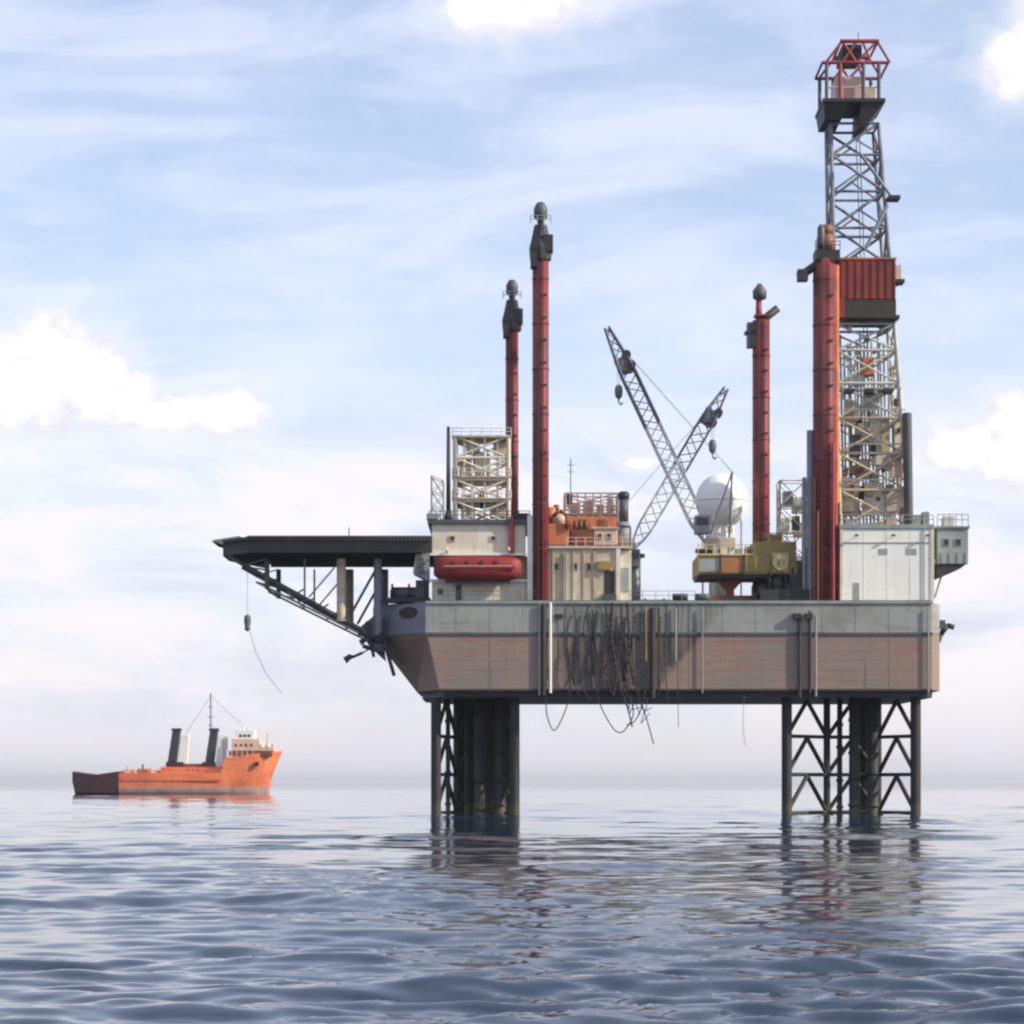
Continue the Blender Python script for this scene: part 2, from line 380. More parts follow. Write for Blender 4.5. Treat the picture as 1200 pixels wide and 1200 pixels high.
# ------------------------------------------------------------------ rig hull
hull = thing('rig_hull', (20, 315, 14.5), 'huge grey and brown jack-up rig hull raised on legs above the sea', 'rig hull')
top = [(-10, 300), (49.2, 300), (50.6, 303), (50.6, 327), (49.2, 330), (-10, 330), (-16.6, 322), (-16.6, 308)]
mid = top
bot = [(-8.6, 300), (49.2, 300), (50.6, 303), (50.6, 327), (49.2, 330), (-8.6, 330), (-11.4, 322), (-11.4, 308)]
zb, zm, zt = 14.9, 21.6, 25.2
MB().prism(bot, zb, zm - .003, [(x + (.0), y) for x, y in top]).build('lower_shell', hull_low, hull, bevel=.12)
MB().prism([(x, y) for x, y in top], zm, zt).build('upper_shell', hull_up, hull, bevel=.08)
ins = [(-9.5, 300.5), (49, 300.5), (49.6, 303), (49.6, 327), (49, 329.5), (-9.5, 329.5), (-15.6, 321.6), (-15.6, 308.4)]
insb = [(-8, 300.6), (48.8, 300.6), (49.8, 303.4), (49.8, 326.6), (48.8, 329.4), (-8, 329.4), (-10.8, 321.6), (-10.8, 308.4)]
MB().prism(insb, zb - .75, zb - .003).build('bottom_frame', black, hull)
MB().prism(ins, zt + .003, DZ).build('deck', deckm, hull)
# rubbing strake between the two paint bands, and one under the deck edge
MB().prism([(-10.2, 299.84), (49.3, 299.84), (49.3, 299.997), (-10.2, 299.997)], zm - .22, zm + .08).build('strake', darkgrey, hull)
MB().prism([(-10.1, 299.80), (49.3, 299.80), (49.3, 299.997), (-10.1, 299.997)], zt - .12, zt + .16).build('deck_edge', greygreen, hull)
MB().prism([(-8.6, 299.86), (49.2, 299.86), (49.2, 299.997), (-8.6, 299.997)], zb - .1, zb + .16).build('bilge_bar', black, hull)
for i in range(15):                                    # shell stiffeners, proud of the plating
    x = -6.5 + i * 3.9
    if i % 3 == 1: block('stiffener', hull_low, x - .05, x + .05, 299.975, 299.999, zb + .16, zm - .22, hull)
    block('stiffener', hull_up, x - .045, x + .045, 299.975, 299.999, zm + .08, zt - .12, hull)
for i in range(5):
    z = zb + 1.2 + i * 1.15
    block('plate_seam', hull_low, -8.4, 49.1, 299.982, 299.998, z, z + .05, hull)
# bow plating with shade put into its lilac grey, fairlead opening, bow overhang
bowp = MB().prism([(-16.72, 308), (-10.1, 299.9), (-10.02, 300.05), (-16.6, 308.1)], zm + .05, zt).build('bow_plate', hull_bow, hull); bowp['label'] = 'bow corner plating with its shade painted in lilac grey'
for (px, py) in ((480, 718), (497, 726)):
    D = 302.6 if px == 480 else 300.8
    c = P(px, py, D); r = 1.1 if px == 480 else .35
    m = MB(); nrm = Vector((-8, -6.6, 0)).normalized(); tv = Vector((6.6, -8, 0)).normalized()
    vs = [c + tv * (r * 1.6 * math.cos(a)) + Vector((0, 0, r * .62 * math.sin(a))) + nrm * .30 for a in [i * math.pi / 8 for i in range(16)]]
    vs2 = [v - nrm * .9 for v in vs]
    m.add(vs + vs2, [tuple(range(16))] + [(i, (i + 1) % 16, 16 + (i + 1) % 16, 16 + i) for i in range(16)])
    m.build('fairlead', grime, hull)
# pipes and ladders on the side of the hull
for (px, r, mt, pt, pb) in ((645, .16, white, 706, 812), (637, .26, grime, 708, 815), (632, .10, greygreen, 708, 815), (765, .30, grime, 712, 818), (772, .10, black, 712, 816), (757, .12, olive, 712, 775),
                            (937, .22, grime, 720, 818), (949, .16, black, 716, 812), (956, .15, grey, 722, 816), (792, .12, greygreen, 712, 775), (823, .09, hull_up, 712, 812), (1088, .10, greygreen, 712, 812)):
    a, b = P(px, pt, 299.7), P(px, pb, 299.7)
    bar('side_pipe', mt, b, a, r, hull, n=8)
for (px, w_) in ((934, 10), (948, 9)):
    p0 = P(px, 722, 299.6); block('bracket', black, p0.x - w_ * .05, p0.x + w_ * .05, 299.3, 299.99, p0.z - .3, p0.z + .3, hull)
# drips and wet grime where the mud hoses go overboard: dark plates of dried mud standing proud
for (px, py, w_, h_) in ((655, 722, 9, 5), (700, 760, 0, 0),):
    if w_: q = P(px, py, 299.9); block('scupper', grime, q.x - w_ * .05, q.x + w_ * .05, 299.7, 299.99, q.z - h_ * .05, q.z + h_ * .05, hull)
railing(hull, [(13.8, 300.7, DZ), (21.5, 300.7, DZ)], grey, step=1.6)
railing(hull, [(-9.2, 300.8, DZ), (3, 300.8, DZ)], grey, step=1.8)

# ------------------------------------------------------------------ lattice legs
def lattice_leg(cx, chords, pairs, label, z1=14.15, kids=()):
    root = thing('leg_truss', (cx, 306, 0), label, 'rig leg', 'lattice legs under the rig hull')
    pts = [Vector((X(px, D), D, 0)) for px, D in chords]
    for i, p in enumerate(pts):
        bar('chord', legm, (p.x, p.y, -30), (p.x, p.y, z1), .62 if i in (0, len(pts) - 1) else .42, root, n=12)
    bay = 4.55; n = 4
    for (i, j) in pairs:
        for k_ in range(-1, n):
            za, zb_ = z1 - (k_ + 1) * bay, z1 - k_ * bay
            if k_ < 0: continue
            a0, b0 = pts[i].copy(), pts[j].copy(); a0.z = b0.z = za
            m_ = (a0 + b0) / 2; m_.z = zb_ - .15 if k_ else zb_ - .25
            bar('strut', legm, a0, b0, .22, root)
            if (pts[i] - pts[j]).length > 3:
                bar('brace', legm, a0, m_, .26, root); bar('brace', legm, b0, m_, .26, root)
            else:
                bar('brace', legm, a0, b0 + Vector((0, 0, bay)), .15, root)
    return root
lattice_leg(33, [(922, 303), (969, 310), (1029, 310), (1073, 303)], [(0, 1), (2, 3), (1, 2), (0, 3)][:3],
            'black lattice leg with chevron bracing, right end of rig')
lattice_leg(-4, [(511, 303), (535, 311), (575, 311), (603, 303)], [(0, 1), (2, 3), (1, 2)],
            'black crowded lattice leg beneath the bow end of rig')
def pipe_thing(px, D, r, label, grp, mat=legm):
    t = thing('conductor_pipe', (X(px, D), D, 0), label, 'pipe', grp)
    MB().tube((X(px, D), D, -30), (X(px, D), D, 14.1), r, n=14).build('pipe', mat, t)
    for k_ in range(4):
        z = 1.2 + k_ * 3.4 + random.uniform(-.6, .6)
        MB().tube((X(px, D), D, z), (X(px, D), D, z + .35), r + .12, n=14).build('collar', mat, t)
rl = [(984, 308, .32, 'thin dark conductor pipe left of the thick ones, right leg'), (1001, 306, .62, 'thick dark conductor pipe first from left in right leg'),
      (1012, 311, .5, 'dark conductor pipe set back in middle of right leg cluster'), (1023, 306, .66, 'thick dark conductor pipe at right side of right leg cluster')]
for a in rl: pipe_thing(*a[:3], a[3], 'conductor pipes inside the right leg')
ll = [(525, 306, .28, 'thin grey pipe beside outer left chord of bow leg', ), (548, 308, .34, 'slim pipe in the gap of the bow leg'), (562, 306, .66, 'thick pipe at left of dense cluster in bow leg'),
      (574, 309, .62, 'thick pipe second in dense cluster of bow leg'), (586, 306, .72, 'thickest pipe at right of dense cluster in bow leg'), (541, 312, .45, 'set back pipe behind middle chord of bow leg'), (554, 312, .5, 'set back pipe left of the dense cluster in bow leg'), (568, 313, .6, 'rearmost thick pipe between the clustered ones in bow leg'), (595, 312, .42, 'set back pipe next to right chord of bow leg')]
for a in ll: pipe_thing(*a[:3], a[3], 'conductor pipes inside the bow leg')

# ------------------------------------------------------------------ ropes and hoses over the side
def hose(pts, r, label, mat=rope, grp='hoses and ropes hanging over the hull side'):
    # smooth the control points
    V = [Vector(p) for p in pts]; out = []
    for i in range(len(V) - 1):
        p0, p1, p2, p3 = V[max(i - 1, 0)], V[i], V[i + 1], V[min(i + 2, len(V) - 1)]
        for k_ in range(6):
            t = k_ / 6
            out.append(.5 * ((2 * p1) + (-p0 + p2) * t + (2 * p0 - 5 * p1 + 4 * p2 - p3) * t * t + (-p0 + 3 * p1 - 3 * p2 + p3) * t ** 3))
    out.append(V[-1])
    t = MB().path(out, r, 6).build('hanging_hose', mat); return tag(t, label, 'hose', grp)
HD = 299.35
def H(*pp): return [P(a, b, HD - .05 * (i % 2)) for i, (a, b) in enumerate(pp)]
hose(H((662, 712), (661, 760), (668, 800), (664, 828), (650, 856), (641, 838), (640, 816)), .07, 'thin hose looping below hull beside white side pipe')
hose(H((672, 708), (676, 750), (672, 790), (679, 818)), .06, 'short dark rope ending at the hull bottom edge')
hose(H((690, 708), (684, 735), (688, 775), (681, 800), (692, 822)), .08, 'wavy dark hose in left part of hose bunch')
hose(H((700, 708), (697, 750), (706, 790), (700, 815), (716, 850), (729, 858), (742, 838), (738, 815)), .07, 'long hose with loop hanging well below hull')
hose(H((709, 706), (712, 742), (706, 770), (716, 812)), .10, 'thick black hose in middle of hose bunch')
hose(H((718, 706), (716, 742), (722, 790), (718, 816)), .16, 'thickest black hose left of middle bunch')
hose(H((727, 706), (729, 750), (724, 795), (735, 828), (741, 852)), .09, 'black hose with loose end reaching below hull')
hose(H((735, 706), (737, 760), (731, 812)), .13, 'straight black hose in dark bunch')
hose(H((743, 710), (741, 770), (749, 818), (757, 840), (766, 872)), .07, 'long slanting rope with end furthest below the hull')
hose(H((753, 710), (750, 760), (756, 810), (746, 842), (734, 850)), .07, 'rope curling left under the hull bottom')
hose(H((781, 706), (779, 770), (783, 822)), .06, 'straight thin rope right of the broad dark pipe')
hose(H((795, 710), (794, 760), (795, 852)), .04, 'lone thin rope hanging right of the bunch')
hose(H((872, 815), (871, 850), (873, 874)), .03, 'very thin line hanging between hoses and right leg', wire)
# a fouled net of small line in the dark bunch
m = MB(); rr = random.Random(3)
for i in range(11):
    x0 = rr.uniform(668, 756); y0 = rr.uniform(712, 770); L = rr.uniform(25, 85)
    m.path([P(x0, y0, 299.45), P(x0 + rr.uniform(-6, 6), y0 + L * .5, 299.4), P(x0 + rr.uniform(-4, 4), min(y0 + L, 812), 299.45)], rr.uniform(.05, .12), 5)
for i in range(8):
    x0 = rr.uniform(722, 762); y0 = rr.uniform(818, 838)
    m.path([P(x0, y0 - 8, 299.5), P(x0 + rr.uniform(-6, 6), y0 + rr.uniform(2, 12), 299.4), P(x0 + rr.uniform(3, 9), y0 + rr.uniform(-4, 8), 299.5)], .05, 5)
tag(m.build('tangled_ropes', rope), 'tangle of short black ropes and netting in middle of hull side', 'ropes')

# ------------------------------------------------------------------ helideck over the bow
HDZ = 33.05
heli = thing('helideck', (-22, 311, HDZ - 1), 'dark octagonal helideck cantilevered out over the bow on trusses', 'helideck')
hx0, hx1, hy0, hy1, ch, chx = X(261, 306) , X(506, 301), 301.0, 324.0, 7.0, 3.6
octo = [(hx0 + chx, hy0), (hx1, hy0), (hx1, hy1), (hx0 + chx, hy1), (hx0, hy1 - 11), (hx0, hy0 + 5)]
MB().prism(octo, HDZ - .35, HDZ).build('deck_plate', black, heli)
fasc = [(hx0 + chx, hy0), (hx1, hy0)]
for (a, b) in ((0, 1), (5, 0), (4, 5), (3, 4)):
    A_, B_ = Vector((*octo[a], 0)), Vector((*octo[b], 0)); d_ = (B_ - A_).normalized(); o_ = Vector((-d_.y, d_.x, 0))
    if o_.dot(Vector((-20, 312, 0)) - A_) < 0: o_ = -o_
    A_ += d_ * .02; B_ -= d_ * .02; A_ += o_ * .03; B_ += o_ * .03
    MB().prism([(A_.x, A_.y), (B_.x, B_.y), (B_.x + o_.x * .2, B_.y + o_.y * .2), (A_.x + o_.x * .2, A_.y + o_.y * .2)], HDZ - 1.9, HDZ - .353).build('edge_girder', black, heli)
inn = [(hx0 + chx + .6, hy0 + .5), (hx1 - .4, hy0 + .5), (hx1 - .4, hy1 - .6), (hx0 + chx + .6, hy1 - .6), (hx0 + 1, hy1 - 11.3), (hx0 + 1, hy0 + 5.2)]
for i in range(6):
    y = hy0 + 1.2 + i * 4.1
    xl = hx0 + 1.0 + (chx * max(0, (hy0 + 5 - y) / 5)) + (chx * max(0, (y - hy1 + 11) / 11))
    block('girder', black, xl, hx1, y - .18, y + .18, HDZ - 1.8, HDZ - .353, heli)
for i in range(12):
    x = hx0 + 2.2 + i * 2.02; dy = 1.5 + max(0, (hx0 + chx - x)) * 1.2
    block('cross_beam', black, x - .12, x + .12, hy0 + dy, hy1 - dy - max(0, (hx0 + chx - x)) * 1.4, HDZ - .95, HDZ - .354, heli)
# safety net frame round the edge, tilted outwards
no = [(hx0 + chx - .2, hy0 - 1.1), (hx1, hy0 - 1.1)]
ncol = []
ring = octo[:]; cx_, cy_ = -21, 312
for a, b in ((0, 1), (5, 0), (4, 5), (3, 4), (2, 3)):
    A_, B_ = Vector((*ring[a], HDZ - .5)), Vector((*ring[b], HDZ - .5))
    d_ = (B_ - A_); o_ = Vector((d_.y, -d_.x, 0)).normalized()
    if (A_ + o_ - Vector((cx_, cy_, A_.z))).length < (A_ - Vector((cx_, cy_, A_.z))).length: o_ = -o_
    up = Vector((0, 0, .42)); m = MB()
    q = [A_ + o_ * .05, B_ + o_ * .05, B_ + o_ * 1.3 + up, A_ + o_ * 1.3 + up]
    n = max(3, int(d_.length / .45))
    for i in range(n + 1):
        m.tube(q[0].lerp(q[1], i / n), q[3].lerp(q[2], i / n), .05, n=4)
    for i in range(5): m.tube(q[0].lerp(q[3], i / 4), q[1].lerp(q[2], i / 4), .05, n=4)
    m.build('safety_net', netm, heli)
# support trusses (near and far plane)
for yy, dv in ((304.5, 0), (319.5, 15)):
    def T(px, py): return P(px, py, 304.5) + Vector((0, dv, 0))
    tip, knee = T(272, 655), T(440, 752)
    bar('main_strut', darkgrey, T(268, 652), T(442, 748), .26, heli, n=10)
    bar('main_strut', grey, T(300, 682), T(425, 744), .13, heli, n=8)
    for (a, b, r, mt) in (((313, 655), (313, 690), .30, darkgrey), ((357, 655), (357, 705), .12, grey), ((400, 655), (400, 728), .55, creamd), ((443, 655), (443, 745), .52, hull_bow),
                          ((410, 722), (440, 668), .16, darkgrey), ((362, 700), (392, 665), .10, grey), ((285, 664), (313, 668), .10, darkgrey), ((300, 682), (330, 690), .10, darkgrey),
                          ((340, 700), (357, 690), .10, darkgrey), ((370, 718), (385, 708), .10, darkgrey), ((330, 684), (345, 703), .09, grey), ((290, 661), (313, 655), .08, grey)):
        bar('truss_post' if a[0] == b[0] else 'truss_brace', mt, T(*b), T(*a), r, heli, n=10)
for px, py in ((313, 690), (400, 726), (443, 745), (443, 668)):
    bar('cross_tie', darkgrey, P(px, py, 304.5), P(px, py, 304.5) + Vector((0, 15, 0)), .14, heli)
bar('rail_post', black, P(409, 630, 303), P(409, 618, 303), .06, heli)
# bow bracketry where the truss meets the hull
t = thing('bow_bracket', (X(438, 306), 306, 22), 'dark bracket and fender frame where helideck truss meets the bow', 'bracket')
MB().xz([(X(424, 306), Z(735, 306)), (X(440, 306), Z(722, 306)), (X(447, 306), Z(735, 306)), (X(452, 306), Z(775, 306)), (X(444, 306), Z(768, 306)), (X(432, 306), Z(756, 306))], 304.2, 307).build('gusset_plate', darkgrey, t)
for a, b, r in (((420, 742), (446, 752), .22), ((425, 757), (450, 765), .25), ((430, 728), (438, 770), .2), ((448, 745), (462, 792), .22)):
    bar('pipe_fender', black, P(*a, 304), P(*b, 304), r, t)
def anchor(px, py, label, s=1.0):
    D = 303.5; c = P(px, py, D); t = thing('anchor', c, label, 'anchor', 'anchors hung at the bow')
    bar('shank', black, c + Vector((-.9 * s, 0, -.35 * s)), c + Vector((1.1 * s, 0, .5 * s)), .17 * s, t)
    bar('stock', black, c + Vector((.9 * s, -.9 * s, .45 * s)), c + Vector((.9 * s, .9 * s, .45 * s)), .11 * s, t)
    MB().xz([(c.x - 1.2 * s, c.z - .1 * s), (c.x - .5 * s, c.z + .35 * s), (c.x + .4 * s, c.z + .1 * s), (c.x - .3 * s, c.z - .25 * s), (c.x - .8 * s, c.z - .75 * s)], c.y - .25 * s, c.y + .25 * s).build('fluke', black, t)
    MB().path([c + Vector((1.1 * s, 0, .5 * s)), c + Vector((1.9 * s, .6, 1.0 * s)), P(446, 752, 305.5)], .09, 6).build('chain', black, t)

anchor(414, 770, 'lower black anchor hanging clear of the bow rake', 1.0)
anchor(431, 750, 'upper black anchor tucked against the bow bracket', .9)
# small weight on a line under the helideck tip
c = P(290, 730, 303)
t = thing('hanging_block', c, 'small dark block hanging on a thin line below the helideck tip', 'block')
MB().lathe(c, [(.05, 1.0), (.35, .85), (.42, .3), (.30, -.6), (.38, -.75), (.1, -1.0)], 12).build('block', darkgrey, t)
bar('line', wire, c + Vector((0, 0, .9)), P(290, 656, 303), .025, t, n=5)
m = MB().path([P(293, 740, 303), P(300, 765, 303), P(312, 790, 303), P(330, 812, 303)], .035, 5).build('tag_line', wire, t)

# ------------------------------------------------------------------ bow winch & locker
t = thing('anchor_winch', (X(478, 306), 306, DZ), 'black anchor winch on the bow deck under the helideck', 'winch')
for dx in (-1.8, .2, 2.2):
    MB().tube((X(478, 306) + dx - .1, 304.5, DZ + 1.1), (X(478, 306) + dx + .1, 304.5, DZ + 1.1), 1.15, n=16).build('drum_flange', black, t)
MB().tube((X(478, 306) - 1.8, 304.5, DZ + 1.1), (X(478, 306) + 2.2, 304.5, DZ + 1.1), .75, n=16).build('drum', darkgrey, t)
block('base_frame', black, X(452, 306), X(505, 306), 303.2, 306, DZ, DZ + .5, t)
block('motor', darkgrey, X(488, 306), X(503, 306), 303.6, 306, DZ + .5, DZ + 2.6, t)
block('cover', black, X(458, 306), X(482, 306), 303.9, 305.6, DZ + .5, DZ + 1.5, t)
t = thing('bow_locker', (X(497, 303), 303, 28), 'grey wedge-bottomed locker fixed beside the red lifeboat', 'locker')
MB().xz([(X(484, 302), Z(672, 302)), (X(503, 302), Z(682, 302)), (X(503, 302), Z(648, 302)), (X(487, 302), Z(650, 302))], 301.6, 304.5).build('wall', grey, t, bevel=.05)
block('door', darkgrey, X(490, 302), X(497, 302), 301.5, 301.59, Z(672, 302), Z(655, 302), t)

# ------------------------------------------------------------------ accommodation block with lifeboat
D = 302
acc = thing('accommodation_block', (X(562, D), 307, DZ), 'cream two-storey living quarters at the bow end behind the red lifeboat', 'deckhouse')
ax0, ax1 = X(506, D), X(621, D)
MB().box(ax0, ax1, D, 317, DZ, Z(679, D)).build('lower_wall', cream, acc, bevel=.05)
MB().box(ax0 + .6, ax1 - .2, D + 2.2, 317, Z(679, D) + .003, Z(650, D)).build('recessed_wall', creamd, acc)
MB().box(ax0, ax1 - .5, D + .1, 317, Z(648, D), Z(614, D)).build('upper_wall', cream, acc, bevel=.05)
block('ledge', white, ax0 - .2, ax1 + .1, D - .25, D - .003, Z(682, D), Z(679, D), acc)
block('ledge', white, ax0 - .2, ax1 - .4, D - .2, D + .09, Z(651, D), Z(648, D), acc)
MB().box(ax0 - .5, ax1 + .2, D - .4, 317.4, Z(614, D) + .003, Z(609, D)).build('roof', darkgrey, acc, bevel=.04)
block('coaming', grey, ax0 - .6, ax0 + .7, D - .5, D + 4, Z(608.6, D), Z(602, D), acc)
block('coaming', black, X(600, D), X(620, D), D + .2, D + 2, Z(608.6, D), Z(601, D), acc)
railing(acc, [(ax0 - .3, D - .3, Z(609, D)), (ax1, D - .3, Z(609, D))], darkgrey, step=1.3, h=1.0, r=.05)
windows(acc, D + .04, [X(p, D) for p in (530, 578)], Z(631, D), .5, .5, creamd)
windows(acc, D - .06, [X(p, D) for p in (516,)], Z(693, D), .6, .6, creamd)
block('door', darkgrey, X(534, D), X(541, D), D - .05, D - .003, DZ + .1, DZ + 1.9, acc)
block('pipe_stack', red, X(596, D), X(603, D), D - .5, D + .09, Z(648, D), Z(606, D), acc)
block('corner_strip', white, X(618, D), X(625, D), D - .55, D - .26, DZ, Z(604, D), acc)  # white strip paints in the sunlit end wall of the quarters
# lifeboat
lb = thing('lifeboat', P(559, 664, 299.6), 'long dark red enclosed lifeboat slung on the cream deckhouse', 'lifeboat')
def loft(stations, ring, name, mat, parent, smooth=True, bevel=0):
    n = len(ring(0)); vs = []; fs = []
    for k_, s_ in enumerate(stations): vs += ring(k_)
    for k_ in range(len(stations) - 1):
        for i in range(n): fs.append((k_ * n + i, (k_ + 1) * n + i, (k_ + 1) * n + (i + 1) % n, k_ * n + (i + 1) % n))
    fs += [tuple(range(n)), tuple(range((len(stations) - 1) * n, len(stations) * n))[::-1]]
    m_ = MB(); m_.add(vs, fs, smooth); return m_.build(name, mat, parent)
lx0, lx1, lzc, ly = X(508, 299.6), X(612, 299.6), Z(664, 299.6), 300.3
st_ = [0, .04, .12, .3, .5, .7, .88, .96, 1.0]
wd = [.25, .6, .86, 1, 1, 1, .9, .62, .2]
def lring(k_):
    x = lerp(lx0, lx1, st_[k_]); a = wd[k_]
    return [Vector((x, ly + 1.35 * a * math.copysign(abs(math.cos(t)) ** .75, math.cos(t)), lzc - .15 + (1.45 if math.sin(t) < 0 else 1.42) * (a ** .45) * math.copysign(abs(math.sin(t)) ** .8, math.sin(t)))) for t in [2 * math.pi * i / 20 for i in range(20)]]
loft(st_, lring, 'hull', boatred, lb)
MB().box(lx0 + .8, lx1 - .8, ly - 1.42, ly - 1.3, lzc - .28, lzc - .1).build('fender_strip', boatred, lb)
MB().box(lx0 + 1.4, lx1 - 1.4, ly - .25, ly + .25, lzc - 1.85, lzc - 1.5).build('keel', black, lb)
for q in (.22, .38, .54, .7): 
    x = lerp(lx0, lx1, q); block('porthole', glass, x - .18, x + .18, ly - 1.40, ly - 1.15, lzc + .3, lzc + .62, lb)
block('hatch', boatred, lerp(lx0, lx1, .82) - .4, lerp(lx0, lx1, .82) + .4, ly - .5, ly + .5, lzc + 1.1, lzc + 1.4, lb)
bar('grab_rail', cream, (lx0 + 1.2, ly - 1.44, lzc + .02), (lx1 - 1.2, ly - 1.44, lzc + .02), .035, lb, n=5)
for q, nm in ((.15, 'left'), (.85, 'right')):
    x = lerp(lx0, lx1, q)
    t = thing('davit', (x, D, DZ), 'cream davit arm over %s end of the red lifeboat' % nm, 'davit', 'davits of the red lifeboat')
    MB().path([(x, D + .6, Z(649, D)), (x, D - 1.2, Z(643, D)), (x, D - 2.0, Z(647, D))], .12, 8).build('arm', cream, t)
    bar('fall', wire, (x, D - 1.9, Z(647, D)), (x, ly - .1, lzc + 1.2), .04, t, n=5)

# cream lattice tower with landings on the quarters' roof
D = 306
tw = thing('lattice_tower', (X(564, D), 309, Z(609, 302)), 'cream lattice tower with landings on roof of the living quarters', 'tower')
zb_, zt_ = Z(608.5, 302), Z(511, D)
x0, x1, y0, y1 = X(533, D), X(596, D), D, D + 6
lattice(tw, [(x0, y0, zb_), (x1, y0, zb_), (x1, y1, zb_), (x0, y1, zb_)], [(x0, y0, zt_), (x1, y0, zt_), (x1, y1, zt_), (x0, y1, zt_)], [0, .25, .5, .75, 1], cream, cream, .26, .16)
for f_ in (.27, .52, .985):
    z = lerp(zb_, zt_, f_); MB().box(x0 - .35, x1 + .35, y0 - .3, y1 + .3, z, z + .18).build('landing', creamd, tw)
    railing(tw, [(x0 - .3, y0 - .25, z + .18), (x1 + .3, y0 - .25, z + .18)], cream, step=1.2, h=.9, r=.05)
for (pa, pb, ya, yb, mt) in ((540, 556, 604, 578, cream), (562, 570, 592, 570, darkgrey), (574, 592, 604, 582, creamd), (538, 552, 556, 536, creamd), (556, 574, 556, 530, cream), (578, 594, 532, 514, creamd), (552, 556, 546, 522, darkgrey), (546, 562, 528, 513, cream)):
    block('cabinet', mt, X(pa, D), X(pb, D), D + 1 + random.random(), D + 4, Z(ya, D), Z(yb, D), tw)
for px in (544, 553, 568, 583): bar('riser_pipe', white, (X(px, D), D + .6, zb_), (X(px, D), D + .6, zt_), .14, tw)
D = 303
t = thing('black_mast', (X(525.5, D), D, Z(609, 302)), 'slim black mast on left corner of the quarters roof', 'mast')
MB().tube((X(525.5, D), D, Z(608.5, 302)), (X(525.5, D), D, Z(500, D)), .30, .20, n=10).build('pole', black, t)
MB().tube((X(525.5, D), D, Z(608.5, 302)), (X(525.5, D), D, Z(600, D)), .55, .4, n=10).build('foot', black, t)
t = thing('small_lattice_frame', (X(511, D), 305, Z(609, 302)), 'low pale lattice frame at far left edge of the quarters roof', 'frame')
a0, a1, b0, b1 = X(505, D), X(519, D), 304, 306.5
lattice(t, [(a0, b0, Z(608, 302)), (a1, b0, Z(608, 302)), (a1, b1, Z(608, 302)), (a0, b1, Z(608, 302))], [(a0, b0, Z(556, D)), (a1, b0, Z(562, D)), (a1, b1, Z(562, D)), (a0, b1, Z(556, D))], [0, .33, .66, 1], greygreen, greygreen, .07, .05)

# ------------------------------------------------------------------ red columns
def column(px, D, r, ybase, ytop, label, head):
    x = X(px, D); z0 = DZ if ybase is None else ybase; z1 = Z(ytop, D)
    t = thing('red_column', (x, D, z0), label, 'column', 'tall red columns on the rig deck')
    MB().tube((x, D, z0), (x, D, z1), r, n=24).build('shaft', red, t)
    zz = z0 + 6
    while zz < z1 - 2:
        MB().tube((x, D, zz), (x, D, zz + .14), r + .06, n=24).build('weld_ring', red, t); zz += 5.3
    # caged ladder up the near side
    for s in (-.18, .18): bar('ladder_rail', redl, (x + r * .5 + s, D - r - .12, z0), (x + r * .5 + s, D - r - .12, z1), .035, t, n=5)
    zz = z0 + 4.1
    while zz < z1 - 3:
        block('bracket', darkgrey, x + r * .5 - .3, x + r * .5 + .3, D - r - .16, D - r * .8, zz, zz + .12, t); zz += 2.65
    bar('conduit', black, (x - r * .35, D - r - .02, z0), (x - r * .35, D - r - .02, z1), .07, t, n=6)
    head(t, x, D, r, z1)
    return t
def head_a(s=1.0):
    def f(t, x, D, r, z1):
        MB().lathe((x, D, z1), [(r * .8, -.5), (1.25 * s, -.2 * s), (1.35 * s, 1.2 * s), (1.1 * s, 2.2 * s), (.75 * s, 3.9 * s)], 12, False).build('head_frame', black, t)
        MB().box(x - 1.2 * s, x - .4 * s, D - 1.4 * s, D + .5, z1 - 1.2 * s, z1 + .5 * s).build('head_bracket', black, t)
        MB().box(x + .3 * s, x + 1.45 * s, D - 1.2 * s, D + .8, z1 + .7 * s, z1 + 2.6 * s).build('head_box', black, t)
        MB().lathe((x, D, z1 + 3.9 * s), [(.35 * s, 0), (.35 * s, .5), (.8 * s, .9 * s), (.8 * s, 2.0 * s), (.55 * s, 2.5 * s), (.4 * s, 2.7 * s)], 10).build('beacon', darkgrey, t)
        railing(t, [(x - 1.2 * s, D - 1.2 * s, z1 + 3.9 * s), (x + 1.2 * s, D - 1.2 * s, z1 + 3.9 * s)], greygreen, h=.9, step=.8, r=.05)
    return f
def head_b(t, x, D, r, z1):      # far right column: slanting arm to the right, box to the left
    MB().tube((x - 1.2, D, z1 - 1.0), (x + 2.1, D, z1 + 1.6), .5, n=8).build('slanted_arm', black, t)
    MB().box(x - 1.8, x - .7, D - .8, D + .8, z1 - 3.4, z1 - .3).build('head_box', darkgrey, t)
    MB().box(x - 2.1, x - .7, D - .9, D + .9, z1 - 1.7, z1 - 1.4).build('landing', black, t)
    MB().tube((x - .3, D, z1), (x - .3, D, z1 + 2.6), .45, .38, n=10).build('upper_pipe', redl, t)
    MB().lathe((x - .2, D, z1 + 2.6), [(.3, 0), (.85, .2), (.9, 1.2), (.5, 1.7), (.25, 2.1)], 10).build('beacon', darkgrey, t)
    MB().box(x - .9, x + .9, D - .9, D + .9, z1 + .5, z1 + .7).build('collar_plate', redl, t)
